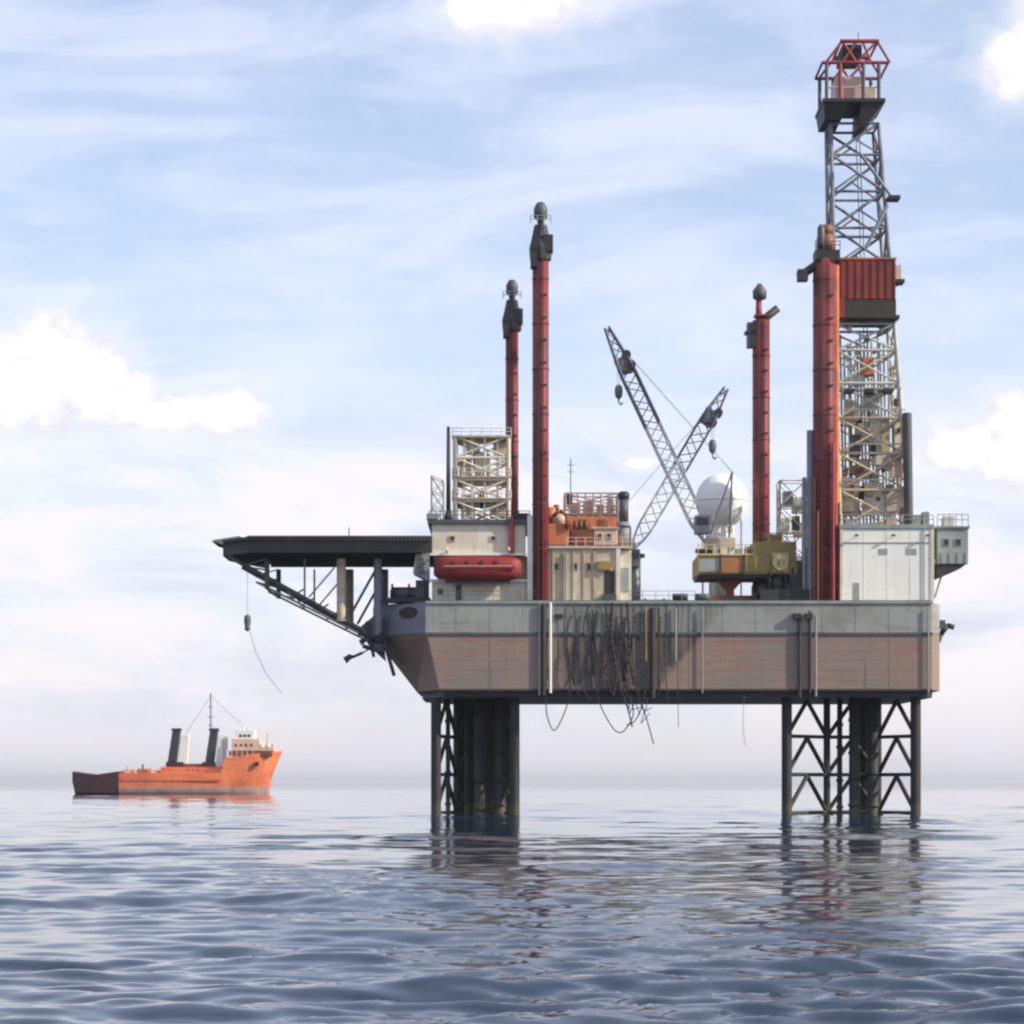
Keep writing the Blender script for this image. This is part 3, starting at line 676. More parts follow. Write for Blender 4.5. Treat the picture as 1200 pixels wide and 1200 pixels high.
def head_c(t, x, D, r, z1):
    MB().tube((x - 3.1, D - .4, z1 - 2.1), (x + .6, D - .4, z1 + .5), .5, n=8).build('slanted_arm', black, t)
    MB().box(x - 3.2, x - 2.0, D - .9, D + .6, z1 - 2.5, z1 - 1.2).build('arm_box', black, t)
    MB().box(x - 1.2, x + 1.7, D - 1.3, D + 1.3, z1 - .2, z1 + 1.0).build('head_box', black, t)
    MB().lathe((x + .2, D, z1 + 1.0), [(.9, 0), (1.15, .4), (1.1, 1.7), (.7, 2.0), (.85, 2.1), (.85, 3.0), (.3, 3.2)], 12).build('beacon_housing', browno, t)
    MB().lathe((x - .5, D - 1.0, z1 + 1.4), [(.3, 0), (.45, .4), (.45, 2.2), (.2, 2.6)], 8).build('beacon', darkgrey, t)
    railing(t, [(x - 1.2, D - 1.3, z1 + 1.0), (x + 1.7, D - 1.3, z1 + 1.0)], darkgrey, h=1.0, step=.9, r=.05)
column(633.5, 301.6, .96, None, 303, 'second red column from left, tallest with black head above orange machinery', head_a(1.0))
column(600, 326, .82, None, 386, 'leftmost slimmer red column rising behind the cream lattice tower', head_a(.95))
column(892, 324, 1.1, None, 376, 'third red column, behind the yellow platform, with slanting head arm', head_b)
c3 = column(966, 302.4, 1.35, None, 305, 'rightmost thick red column in front of the derrick', head_c)
for (px, r, yt, mt) in ((949, .42, 505, hull_bow), (979, .40, 312, orange), (942, .25, 560, grey)):  # the orange tube paints in the sunlit right side of the column
    bar('riser_and_lit_side', mt, (X(px, 303), 302.6, DZ), (X(px, 303), 302.6, Z(yt, 303)), r, c3, n=12)

# ------------------------------------------------------------------ engine house amidships
D = 302.5
eh = thing('engine_house', (X(684, D), 307, DZ), 'cream engine house with dark doorway beside the tallest red column', 'deckhouse')
ex0, ex1, zt_ = X(628, D), X(740, D), Z(643, D)
MB().box(ex0, X(722, D), D, 314, DZ, zt_).build('wall', creamd, eh, bevel=.05)
MB().box(X(722.2, D), ex1, D + .4, 314, DZ, zt_ - .15).build('annex_wall', cream, eh, bevel=.05)
MB().box(ex0 - .2, ex1 + .1, D - .3, 314.3, zt_ + .003, zt_ + .28).build('roof', peach, eh, bevel=.04)
block('doorway', black, X(708, D), X(720, D), D - .04, D + .0, DZ + .9, Z(669, D), eh)
block('door_frame', creamd, X(706, D), X(722, D), D - .10, D - .041, Z(669, D), Z(666, D), eh)
block('step', darkgrey, X(706, D), X(722, D), D - .9, D - .05, DZ, DZ + .85, eh)
windows(eh, D - .02, [X(674, D), X(690, D), X(652, D)], Z(664, D), .5, .8, creamd)
block('duct', olive, X(700, D), X(716, D), D - .5, D - .003, Z(668, D), Z(658, D), eh)
block('pillar', cream, X(722, D), X(727, D), D - .25, D + .39, DZ, zt_, eh)
block('louvre', greygreen, X(728, D), X(737, D), D + .3, D + .39, DZ + 1.2, Z(665, D), eh)
for i in range(6):
    px = 636 + i * 12; block('wall_rib', creamd, X(px, D) - .07, X(px, D) + .07, D - .12, D - .003, DZ, zt_, eh)
bar('downpipe', browno, (X(640, D), D - .35, DZ), (X(640, D), D - .35, Z(648, D)), .22, eh)
bar('downpipe', greygreen, (X(663, D), D - .3, DZ), (X(663, D), D - .3, Z(648, D)), .12, eh)
railing(eh, [(X(664, D), D - .2, zt_ + .28), (ex1, D - .2, zt_ + .28)], peach, step=1.1, h=1.0, r=.05)
rz = zt_ + .28
# machinery on the roof
t = thing('orange_skid', (X(680, 302.5), 308, rz), 'long orange equipment skid behind the machines on engine house roof', 'skid')
MB().box(X(664, 308), X(722, 308), 307.2, 311, rz, Z(606, 308)).build('casing', orange, t, bevel=.1)
for px in (668, 679, 690, 701, 712): block('door_panel', browno if px in (679, 701) else orange, X(px, 307), X(px + 8, 307), 307.12, 307.197, rz + .4, Z(609, 307), t)
def machine(name, px0, px1, ytop, mat, label, cat, y0=303.2, dep=4, extras=()):
    t = thing(name, ((X(px0, D) + X(px1, D)) / 2, y0 + 1, rz), label, cat)
    MB().box(X(px0, D), X(px1, D), y0, y0 + dep, rz, Z(ytop, D)).build('casing', mat, t, bevel=.08)
    block('skid', darkgrey, X(px0, D) - .1, X(px1, D) + .1, y0 - .15, y0 - .003, rz, rz + .25, t)
    return t
t = machine('mud_pump', 640, 667, 613, orange, 'bright orange machine casing at left on engine house roof', 'machine')
MB().tube((X(645, D), 305, Z(613, D)), (X(645, D), 305, Z(592, D)), .7, n=12).build('air_intake', orange, t)
MB().tube((X(656, D), 304.4, Z(613, D)), (X(656, D), 304.4, Z(601, D)), .9, .7, n=12).build('filter_drum', peach, t)
MB().path([P(648, 605, 303), P(656, 598, 303), P(664, 604, 303), P(665, 620, 303)], .22, 8).build('bent_pipe', browno, t)
t = machine('generator_set', 669, 695, 620, browno, 'dark rusty red generator in middle of engine house roof', 'machine')
for px in (675, 681, 687): MB().tube((X(px, D), 304.5, Z(620, D)), (X(px, D), 304.5, Z(608, D)), .28, n=8).build('exhaust_stub', browno, t)
block('radiator', redb, X(672, D), X(683, D), 303.1, 303.19, rz + .3, Z(626, D), t)
t = machine('control_cabin', 696, 724, 619, peach, 'pale peach cabin at right on engine house roof', 'cabin')
windows(t, 303.15, [X(703, D), X(714, D)], Z(628, D), .5, .6, creamd)
MB().box(X(694, D), X(726, D), 303.0, 307.3, Z(619, D) + .003, Z(617, D)).build('roof', creamd, t)
t = thing('brown_tank', (X(650, D), 309, rz), 'brown tank behind the column foot on engine house roof', 'tank')
MB().lathe((X(652, 309), 309, rz), [(1.5, 0), (1.55, 3.0), (1.3, 4.2), (.5, 4.8)], 20).build('shell', browno, t)
MB().lathe((X(652, 309), 309, rz + 4.8), [(.35, 0), (.35, .8)], 10).build('vent', browno, t)
D2 = 311.2
t = thing('pipe_rack', (X(692, D2), D2, rz), 'pale peach open frame on top of the engine house machinery', 'frame')
xa, xb = X(662, D2), X(724, D2)
lattice(t, [(xa, D2, rz), (xb, D2, rz), (xb, D2 + 4, rz), (xa, D2 + 4, rz)], [(xa, D2, Z(578, D2)), (xb, D2, Z(578, D2)), (xb, D2 + 4, Z(578, D2)), (xa, D2 + 4, Z(578, D2))], [0, .55, .78, 1], peach, peach, .13, .09)
for i, px in enumerate((668, 677, 686, 695, 704, 713)): bar('rack_post', peach, (X(px, D2), D2, Z(606, D2)), (X(px, D2), D2, Z(578, D2)), .08, t)
block('rack_floor', creamd, xa, xb, D2, D2 + 4, Z(603, D2), Z(601, D2), t)
for (pa, pb, ya, yb, mt) in ((668, 680, 600, 588, latt), (684, 696, 600, 586, peach), (700, 708, 600, 590, creamd), (712, 720, 600, 584, peach), (698, 709, 622, 606, greygreen)):
    block('crate', mt, X(pa, D2), X(pb, D2), D2 + .8, D2 + 3, Z(ya, D2), Z(yb, D2), t)
t = thing('radio_aerial', (X(669, D2), D2 + 1, Z(578, D2)), 'thin grey radio aerial above the peach frame', 'aerial')
bar('pole', wire, (X(669, D2), D2 + 1, Z(603, D2)), (X(669, D2), D2 + 1, Z(536, D2)), .06, t)
for z_ in (545, 553): bar('element', wire, P(665, z_, D2 + 1), P(673, z_, D2 + 1), .035, t)
MB().box(X(664, D2), X(671, D2), D2 + .6, D2 + 1.6, Z(590, D2), Z(578, D2)).build('tuner_box', darkgrey, t)
t = thing('exhaust_stack', (X(731, 305), 305, rz), 'tall dark grey exhaust stack on the engine house by the crane', 'exhaust stack')
sx = X(731, 305)
MB().tube((sx, 305, rz), (sx, 305, Z(612, 305)), .68, n=16).build('lower_casing', grey, t)
MB().tube((sx, 305, Z(612, 305) + .003), (sx, 305, Z(585, 305)), .56, n=16).build('pipe', darkgrey, t)
MB().lathe((sx, 305, Z(585, 305) + .003), [(.62, 0), (.68, .2), (.68, .7), (.45, .9)], 16).build('cowl', black, t)
MB().tube((sx, 305, Z(618, 305)), (sx, 305, Z(616, 305)), .82, n=16).build('flange', darkgrey, t)
bar('drain', darkgrey, (sx + .8, 305, rz), (sx + .8, 305, Z(618, 305)), .10, t)

# ------------------------------------------------------------------ cranes
def crane(base, tip, D, w_, n, label, cabpx, gantry, hook, pedz):
    b = P(*base, D); e = P(*tip, D)
    t = thing('lattice_boom_crane', (b.x, D, pedz), label, 'crane', 'deck cranes with crossed lattice booms')
    ax = (e - b).normalized(); up = Vector((-ax.z, 0, ax.x)); side = Vector((0, 1, 0))
    L = (e - b).length
    def wid(s): return w_ * min(1, .28 + s / .10 * .72) if s < .10 else (w_ if s < .80 else w_ * lerp(1, .30, (s - .80) / .20))
    ss = [i / n for i in range(n + 1)]
    def pt(s, i):
        h = wid(s) / 2; q = ((-1, -1), (1, -1), (1, 1), (-1, 1))[i]
        return b + ax * (L * s) + up * (q[0] * h) + side * (q[1] * h)
    for k_ in range(n):
        s0, s1 = ss[k_], ss[k_ + 1]; mt = boomw if s1 < .55 else boomg
        rc = .13 if s1 < .55 else .15
        for i in range(4):
            bar('boom_chord', mt, pt(s0, i), pt(s1, i), rc, t, n=6)
            j = (i + 1) % 4
            a_, b_ = (i, j) if k_ % 2 else (j, i)
            bar('boom_lacing', mt, pt(s0, a_), pt(s1, b_), .07, t, n=5)
    # boom head: sheave frame and jib
    hb = b + ax * (L * .86); m_ = MB()
    c1 = [hb + up * .95, hb - up * .75, hb - up * .6 - ax * 2.2, hb + up * .9 - ax * 1.9]
    vs = [q + side * .7 for q in c1] + [q - side * .7 for q in c1]
    m_.add(vs, [(0, 1, 2, 3), (7, 6, 5, 4)] + [(i, 4 + i, 4 + (i + 1) % 4, (i + 1) % 4) for i in range(4)]).build('sheave_frame', boomg, t, bevel=.1)
    for off_ in (0, 1.4): m_ = MB().tube(hb - ax * off_ - up * .7 - side * .85, hb - ax * off_ - up * .7 + side * .85, .55, n=14); m_.build('sheave', black, t)
    # cab, machinery and gantry
    px, py = cabpx; c = P(px, py, D)
    MB().box(c.x - .9, c.x + .9, D - 1.6, D + .2, c.z - 1.1, c.z + 1.1).build('cab', grey, t, bevel=.08)
    MB().box(c.x - .7, c.x + .7, D - 1.66, D - 1.601, c.z - .1, c.z + .8).build('cab_window', glass, t)
    g = P(*gantry, D)
    for dy in (-.8, .8):
        bar('gantry_leg', boomg, b + Vector((0, dy, 0)), g + Vector((0, dy * .3, 0)), .10, t); bar('gantry_leg', boomg, b + Vector((2.6 if g.x > b.x else -2.6, dy, -.4)), g + Vector((0, dy * .3, 0)), .10, t)
    for dy in (-.3, .3): bar('pendant', wire, g + Vector((0, dy, 0)), b + ax * L * .97 + side * dy, .025, t, n=4)
    # pedestal
    MB().tube((b.x, D, pedz), (b.x, D, b.z - 1.2), .95, n=16).build('pedestal', greygreen, t)
    MB().tube((b.x, D, b.z - 1.2), (b.x, D, b.z - .8), 1.5, n=18).build('slew_ring', darkgrey, t)
    MB().box(min(b.x, b.x + (3 if g.x > b.x else -3)) - .3, max(b.x, b.x + (3 if g.x > b.x else -3)) + .3, D - 1.3, D + 1.3, b.z - .797, b.z + .55).build('machinery_house', creamd, t, bevel=.08)
    # hook
    h = P(*hook, D)
    q = b + ax * ((h.x - b.x) / ax.x)
    for dx in (-.12, .12): bar('hoist_wire', wire, (h.x + dx, D, h.z + .8), (h.x + dx, D, q.z - .4), .03, t, n=4)
    MB().lathe(h, [(.12, .95), (.42, .75), (.5, .2), (.42, -.5), (.15, -.8)], 10).build('hook_block', boomg, t)
    MB().path([h + Vector((0, 0, -.8)), h + Vector((0, 0, -1.2)), h + Vector((.3, 0, -1.5)), h + Vector((.5, 0, -1.2))], .09, 6).build('hook', black, t)
    return t
crane((829, 636), (711, 384), 309, 1.75, 22, 'taller crane on yellow platform with boom leaning up to the left', (822, 616), (858, 553), (725, 460), DZ + 5)
crane((742, 642), (851, 455), 320, 1.75, 16, 'lower crane by exhaust stack with boom leaning up to the right', (741, 655), (726, 600), (835, 524), DZ)

# ------------------------------------------------------------------ white dome
D = 320.6; c = P(846, 587, D)
t = thing('white_dome', (c.x, D, DZ), 'large round white dome tank behind the crossed crane booms', 'dome')
n = 14; prof = [(3.3 * math.sin(math.pi * (i + .6) / (n + 1.2)), -3.45 * math.cos(math.pi * (i + .6) / (n + 1.2))) for i in range(n + 1)]
MB().lathe(c, prof, 40).build('shell', dome, t)
MB().tube((c.x, D, DZ), (c.x, D, c.z - 3.0), 1.7, 1.5, n=20).build('skirt', white, t)
for i in range(8):
    a = i * math.pi / 4 + .3; bar('stay', white, (c.x + 2.6 * math.cos(a), D + 2.6 * math.sin(a), DZ), (c.x + 2.6 * math.cos(a), D + 2.6 * math.sin(a), c.z - 2.0), .12, t)
MB().tube((c.x, D, c.z - .1), (c.x, D, c.z + .1), 3.36, n=40).build('band', white, t)

# ------------------------------------------------------------------ yellow crane platform
D = 303.5
pf = thing('yellow_platform', (X(870, D), 306, DZ), 'rusty olive yellow platform on a flared dark red pedestal', 'platform')
MB().box(X(817, D), X(934, D), D, 312, Z(673, D), Z(651, D)).build('box_girder', olive, pf, bevel=.06)
for (a, b, mt, ya, yb, nm) in ((818, 843, greygreen, 670, 655, 'panel'), (845, 871, orpanel, 671, 654, 'panel'), (873, 902, olive, 670, 652, 'panel'), (905, 924, ycream, 671, 648, 'panel')):
    block(nm, mt, X(a, D), X(b, D), D - .14, D - .003, Z(ya, D), Z(yb, D), pf)
for px in (844, 872, 903.5, 818, 926): block('stiffener', black if px in (844, 872) else olive, X(px, D) - .09, X(px, D) + .09, D - .32, D - .15, Z(674, D), Z(650, D), pf)
MB().box(X(884, D), X(934, D), D + .6, 311, Z(651, D) + .003, Z(634, D)).build('upper_box', olive, pf, bevel=.06)
block('ledge', ycream, X(817, D), X(884, D), D - .2, D + .5, Z(651, D) + .003, Z(649, D), pf)
MB().box(X(818, D), X(930, D), D + .4, 311, Z(677, D), Z(673, D) - .003).build('under_frame', black, pf)
MB().xz([(X(843, D), Z(677, D)), (X(874, D), Z(677, D)), (X(862, D), Z(690, D)), (X(862, D), Z(697, D)), (X(853, D), Z(697, D)), (X(853, D), Z(690, D))], D + 2.2, D + 4.2).build('flared_pedestal', redb, pf)
MB().box(X(836, D), X(892, D), D + 1, D + 5, DZ, Z(697, D)).build('base_plate', browno, pf)
MB().lathe((X(905, D), D + 4, DZ), [(2.1, 0), (2.1, 2.2), (1.5, 2.9)], 18).build('rear_pedestal', black, pf)
railing(pf, [(X(818, D), D + .2, Z(649, D)), (X(884, D), D + .2, Z(649, D))], ycream, step=.9, h=1.1, r=.05)
railing(pf, [(X(886, D), D + .8, Z(634, D)), (X(932, D), D + .8, Z(634, D))], olive, step=.9, h=1.0, r=.05)
t = thing('round_drum', (X(914, D), D, Z(651, D)), 'cream yellow drum fixed on front of the yellow platform', 'drum')
MB().tube((X(914, D), D - .15, Z(660, D)), (X(914, D), D - 1.0, Z(660, D)), .95, n=20).build('drum', ycream, t)
MB().tube((X(914, D), D - 1.001, Z(660, D)), (X(914, D), D - 1.1, Z(660, D)), .45, n=16).build('hub', olive, t)
for (px0, px1, yt, mt, lab) in ((886, 893, 640, browno, 'small dark brown box left of the upper olive box'), ):
    pass
# dark machinery at the foot of the thick column
t = thing('drawworks', (X(925, D), 305, DZ), 'black winch machinery at the foot of the rightmost red column', 'winch')
MB().box(X(891, 302), X(982, 302), 302.2, 302.9, DZ, Z(690, 302)).build('base', black, t)
MB().tube((X(905, 302), 304.6, DZ + 1.9), (X(921, 302), 304.6, DZ + 1.9), 1.5, n=18).build('drum', black, t)
for px in (903, 922): MB().tube((X(px, 302) - .1, 304.6, DZ + 1.9), (X(px, 302) + .1, 304.6, DZ + 1.9), 1.95, n=18).build('drum_flange', black, t)
MB().box(X(926, 302), X(942, 302), 303, 306, DZ, Z(672, 302)).build('gear_case', black, t, bevel=.1)
MB().box(X(935, 302), X(950, 302), 303.7, 307, DZ, Z(655, 302)).build('motor_case', darkgrey, t, bevel=.1)
MB().box(X(972, 302), X(983, 302), 303, 306, DZ, Z(690, 302)).build('pump_case', greygreen, t, bevel=.1)
for px, yt in ((896, 684), (930, 664), (946, 645)): bar('lever_post', black, (X(px, 302), 303.2, DZ), (X(px, 302), 303.2, Z(yt, 302)), .14, t)

for i in range(9):
    px = 884 + i * 6.5; block('pump_part', (black, grime, browno)[i % 3], X(px, 302), X(px + 5, 302), 303 + (i % 2) * .6, 305, DZ, Z(694 - (i * 37 % 14), 302), t)
for px, r_, yt in ((953.5, .17, 560), (957, .14, 600), (975, .2, 520), (982.5, .15, 590)): bar('riser_pipe', browno if px < 960 else redl, (X(px, 302), 300.9 if 955 < px < 980 else 301.4, DZ), (X(px, 302), 300.9 if 955 < px < 980 else 301.4, Z(yt, 302)), r_, t)
t = thing('junction_boxes', (X(878, 303), 304, Z(649, 303)), 'rusty gear stacked behind the rail of the yellow platform', 'gear')
for (a, b, yt, mt) in ((874, 881, 640, browno), (862, 871, 643, creamd), (845, 853, 641, cream), (836, 842, 638, greygreen)):
    block('gear_box', mt, X(a, 303.5), X(b, 303.5), 304.3, 305.6, Z(649, 303.5), Z(yt, 303.5), t)
t = thing('top_locker', (X(915, 303), 305, Z(634, 303)), 'olive locker on top of the upper olive box', 'locker')
block('body', olive, X(903, 303.5), X(918, 303.5), 304.6, 306.6, Z(633.9, 303.5), Z(626, 303.5), t); block('lid', ycream, X(902, 303.5), X(919, 303.5), 304.5, 306.7, Z(625.9, 303.5), Z(625, 303.5), t)

# pale frame between the two right columns
D = 314
t = thing('pale_racking_frame', (X(928, D), D + 2, DZ), 'pale lattice frame between the two right-hand red columns', 'frame')
xa, xb = X(914, D), X(944, D); za, zb2 = DZ, Z(563, D)
lattice(t, [(xa, D, za), (xb, D, za), (xb, D + 3, za), (xa, D + 3, za)], [(xa, D, zb2), (xb, D, zb2), (xb, D + 3, zb2), (xa, D + 3, zb2)], [0, .2, .4, .6, .8, 1], greygreen, cream, .14, .09)
for (pa, pb, ya, yb, mt) in ((917, 926, 622, 606, cream), (930, 941, 600, 582, latt), (919, 930, 592, 575, greygreen), (932, 942, 628, 612, creamd), (930, 938, 622, 604, darkgrey)):
    block('panel', mt, X(pa, D), X(pb, D), D + .6, D + 2.4, Z(ya, D), Z(yb, D), t)

# ------------------------------------------------------------------ white drill floor house & right overhang
D = 301.2
wh = thing('drill_floor_house', (X(1040, D), 308, DZ), 'big plain white box house under the derrick', 'deckhouse')
wx0, wx1, wz = X(985, D), X(1094, D), Z(620, D)
MB().box(wx0, wx1, D, 316, DZ, wz).build('wall', white, wh, bevel=.06)
MB().box(wx0 - .2, wx1 + .1, D - .15, 316.3, wz + .003, wz + .55).build('roof', greygreen, wh, bevel=.05)
for i in range(1, 4):
    x = lerp(wx0, wx1, i / 4); block('wall_rib', white, x - .04, x + .04, D - .025, D - .003, DZ + .1, wz - .1, wh)
block('corner_strip', cream, wx1 - .35, wx1 + .06, D - .1, D - .004, DZ, wz, wh); block('corner_strip', cream, wx0 - .06, wx0 + .3, D - .1, D - .004, DZ, wz, wh)
railing(wh, [(wx0, D, wz + .55), (wx1, D, wz + .55)], greygreen, step=1.2, h=1.1, r=.05)
for (pa, pb, ya, mt) in ((992, 1002, 612, greygreen), (1006, 1024, 617, darkgrey), (1040, 1052, 610, creamd), (1070, 1080, 607, greygreen), (1083, 1090, 603, grey), (1024, 1036, 616, olive)):
    block('roof_box', mt, X(pa, D), X(pb, D), D + .6, D + 2.6, wz + .55, Z(ya, D) + .4, wh)
for (pa, pb, ya, yb, mt, nm) in ((1000, 1007, 702, 683, greygreen, 'door'), (1062, 1074, 650, 643, greygreen, 'vent'), (1030, 1040, 650, 643, greygreen, 'vent')):
    block(nm, mt, X(pa, D), X(pb, D), D - .05, D - .003, Z(ya, D) if ya < 700 else DZ + .05, Z(yb, D), wh)
bar('downpipe', greygreen, (X(1083, D), D - .12, DZ), (X(1083, D), D - .12, wz), .07, wh); bar('cable_tray', grey, (wx0 + .4, D - .06, Z(636, D)), (wx1 - .5, D - .06, Z(636, D)), .05, wh)
for px in (1003, 1046, 1086):
    bar('lamp_arm', grey, (X(px, D), D - .02, Z(629, D)), (X(px, D), D - .6, Z(627, D)), .04, wh); block('lamp', darkgrey, X(px, D) - .22, X(px, D) + .22, D - .75, D - .45, Z(629, D), Z(627, D) + .02, wh)
t = thing('overhang_cabin', (X(1116, 303), 305, 29), 'grey cabin with dark underside overhanging the right end of rig', 'cabin')
cx0, cx1 = X(1098, 303), X(1134, 303)
MB().box(cx0, cx1, 302.6, 309, Z(661, 303), Z(620, 303)).build('wall', greygreen, t, bevel=.06)
MB().xz([(cx0, Z(661.3, 303)), (cx1 - .3, Z(661.3, 303)), (cx1 - .8, Z(666, 303)), (cx0, Z(678, 303))], 302.8, 308.8).build('under_bracket', black, t)
MB().box(cx0 - .15, cx1 + .15, 302.4, 309.2, Z(619.7, 303), Z(617, 303)).build('roof', grey, t)
windows(t, 302.57, [X(1108, 303), X(1122, 303)], Z(636, 303), .6, .7, grey)
for i in range(4): block('wall_rib', grey, cx0 + .4 + i * .95, cx0 + .48 + i * .95, 302.5, 302.597, Z(660, 303), Z(648, 303), t)
railing(t, [(cx0, 302.6, Z(617, 303)), (cx1, 302.6, Z(617, 303))], greygreen, step=.8, h=1.4, r=.05)
MB().box(X(1108, 303), X(1120, 303), 304, 306, Z(617, 303), Z(604, 303)).build('roof_tank', latt, t)
bar('brace', grey, (X(1096, 303), 303.4, Z(700, 303)), (X(1104, 303), 303.4, Z(674, 303)), .12, t)
MB().box(X(1092, 303), cx0 - .16, 303, 308.5, Z(661, 303), Z(655, 303)).build('link_beam', greygreen, t)
t = thing('side_davit', (X(1106, 303), 303, Z(742, 303)), 'small black bracket sticking out from hull right end', 'bracket')
MB().path([P(1099, 752, 304), P(1102, 744, 304), P(1110, 733, 304), P(1118, 735, 304)], .32, 8).build('arm', black, t)
MB().box(X(1099, 304), X(1107, 304), 303.4, 304.6, Z(737, 304), Z(727, 304)).build('sheave_box', darkgrey, t)
bar('stay', darkgrey, P(1100, 727, 304), P(1117, 737, 304), .12, t)

# ------------------------------------------------------------------ derrick
dk = thing('drilling_derrick', (X(1026, 306), 309, wz + .55), 'tall lattice drilling derrick with red windwall and red crown', 'derrick')
F, Bk = 305.0, 311.5
zb0 = wz + .553; zt0 = Z(142, F)
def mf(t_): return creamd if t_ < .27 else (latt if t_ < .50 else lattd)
bx0, bx1, tx0, tx1 = X(984, F), X(1067, F), X(975, F), X(1031, F)
cb = [(bx0, F, zb0), (bx1, F, zb0), (bx1, Bk, zb0), (bx0, Bk, zb0)]
ct = [(tx0, F + 1, zt0), (tx1, F + 1, zt0), (tx1, Bk - 1, zt0), (tx0, Bk - 1, zt0)]
def dat(i, t_): return Vector(cb[i]).lerp(Vector(ct[i]), t_)
lv = [(605 - y) / (605 - 142) for y in (605, 562, 520, 480, 440, 402, 372, 338, 305, 262, 220, 178, 142)]
lv[0] = 0.0
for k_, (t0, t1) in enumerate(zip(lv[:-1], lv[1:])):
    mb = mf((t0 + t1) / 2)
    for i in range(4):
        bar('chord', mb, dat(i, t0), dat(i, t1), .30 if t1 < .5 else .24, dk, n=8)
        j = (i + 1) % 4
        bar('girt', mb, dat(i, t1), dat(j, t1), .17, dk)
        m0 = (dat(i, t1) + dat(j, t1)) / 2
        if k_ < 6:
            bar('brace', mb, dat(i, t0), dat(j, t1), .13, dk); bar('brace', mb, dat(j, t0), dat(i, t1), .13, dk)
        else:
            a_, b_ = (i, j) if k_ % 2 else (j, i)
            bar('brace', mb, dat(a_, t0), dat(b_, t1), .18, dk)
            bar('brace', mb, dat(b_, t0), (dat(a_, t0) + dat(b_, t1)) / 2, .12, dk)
# stands of pipe, hoses and gear inside the lower derrick
rr = random.Random(11)
for i in range(16):
    px = 989 + i * 3.9; yt = rr.choice((400, 410, 425, 390))
    bar('pipe_stand', rr.choice((latt, greygreen, creamd, grey)), (X(px, 308), 307 + rr.random() * 2.5, zb0), (X(px - 3, 308), 307.5 + rr.random() * 2, Z(yt, 308)), .13, dk, n=7)
for (pa, pb, ya, yb, mt) in ((990, 1006, 604, 585, creamd), (1012, 1034, 604, 566, cream), (1038, 1050, 600, 575, creamd), (1004, 1018, 560, 540, creamd), (1022, 1042, 545, 505, cream), (1030, 1040, 530, 490, ycream), (986, 1000, 600, 560, creamd), (1018, 1030, 520, 486, cream), (1046, 1060, 602, 572, cream), (1048, 1060, 526, 492, cream), (1004, 1016, 520, 494, creamd), (990, 1000, 500, 470, creamd), (1034, 1048, 604, 580, cream),
                             (998, 1008, 535, 510, darkgrey), (1044, 1056, 560, 530, peach), (1006, 1014, 585, 570, black), (1020, 1026, 535, 522, black), (996, 1004, 556, 546, olive), (1040, 1046, 580, 568, darkgrey), (1012, 1030, 480, 462, latt), (996, 1012, 452, 440, latt)):
    block('cladding_panel', mt, X(pa, 307), X(pb, 307), 306.2 + rr.random() * .6, 306.9 + rr.random() * 2, Z(ya, 307), Z(yb, 307), dk)
for (pa, pb, ya) in ((985, 1068, 562), (985, 1064, 520), (984, 1060, 480), (983, 1056, 455)):
    block('catwalk', greygreen, X(pa, F), X(pb, F), F - .5, F - .32, Z(ya + 1.5, F), Z(ya, F), dk)
for i in range(34):
    px, py = rr.uniform(988, 1060), rr.uniform(470, 602); a_, b_ = rr.uniform(1.5, 4.5), rr.uniform(1.5, 5)
    block('gear_box', rr.choice((cream, creamd, creamd, black, darkgrey, browno, ycream, greygreen)), X(px - a_, 306), X(px + a_, 306), 305.5 + rr.random() * .6, 306.5 + rr.random(), Z(py + b_, 306), Z(py - b_, 306), dk)
for i in range(14):
    px, py = rr.uniform(986, 1050), rr.uniform(385, 470); a_, b_ = rr.uniform(1.2, 3), rr.uniform(1.2, 4)
    block('gear_box', rr.choice((latt, creamd, greygreen, darkgrey, browno)), X(px - a_, 306), X(px + a_, 306), 305.6, 306.5 + rr.random(), Z(py + b_, 306), Z(py - b_, 306), dk)
# dark vertical standpipe on the right leg
bar('standpipe', darkgrey, (X(1064, F), F - .6, zb0), (X(1062, F), F - .6, Z(485, F)), .55, dk, n=10)
bar('standpipe', creamd, (X(1070, F), F + 1, zb0), (X(1067, F), F + 1, Z(500, F)), .25, dk, n=8)
MB().box(X(1010, 308), X(1024, 308), 307.6, 309.2, Z(440, 308), Z(420, 308)).build('travelling_block', orange, dk, bevel=.1)
bar('drill_line', wire, (X(1014, 308), 308.4, Z(420, 308)), (X(1003, 308), 308.4, Z(142, 308)), .06, dk); bar('drill_line', wire, (X(1018, 308), 308.4, Z(420, 308)), (X(1007, 308), 308.4, Z(142, 308)), .06, dk)
# black platform stubs on the derrick
for (px, py, w_) in ((1052, 330, 7), (1047, 232, 7), (1043, 372, 10), (1040, 458, 6), (995, 458, 5), (1018, 458, 5)):
    block('bracket', black, X(px - w_, F), X(px + w_, F), F - .9, F + 1.2, Z(py + 2.5, F), Z(py - 1.5, F), dk)
bar('stay_arm', lattd, P(1040, 240, F - .5), P(1015, 290, F - .5), .22, dk)
bar('stay_arm', lattd, P(1008, 180, F - .3), P(1046, 232, F - .3), .2, dk)
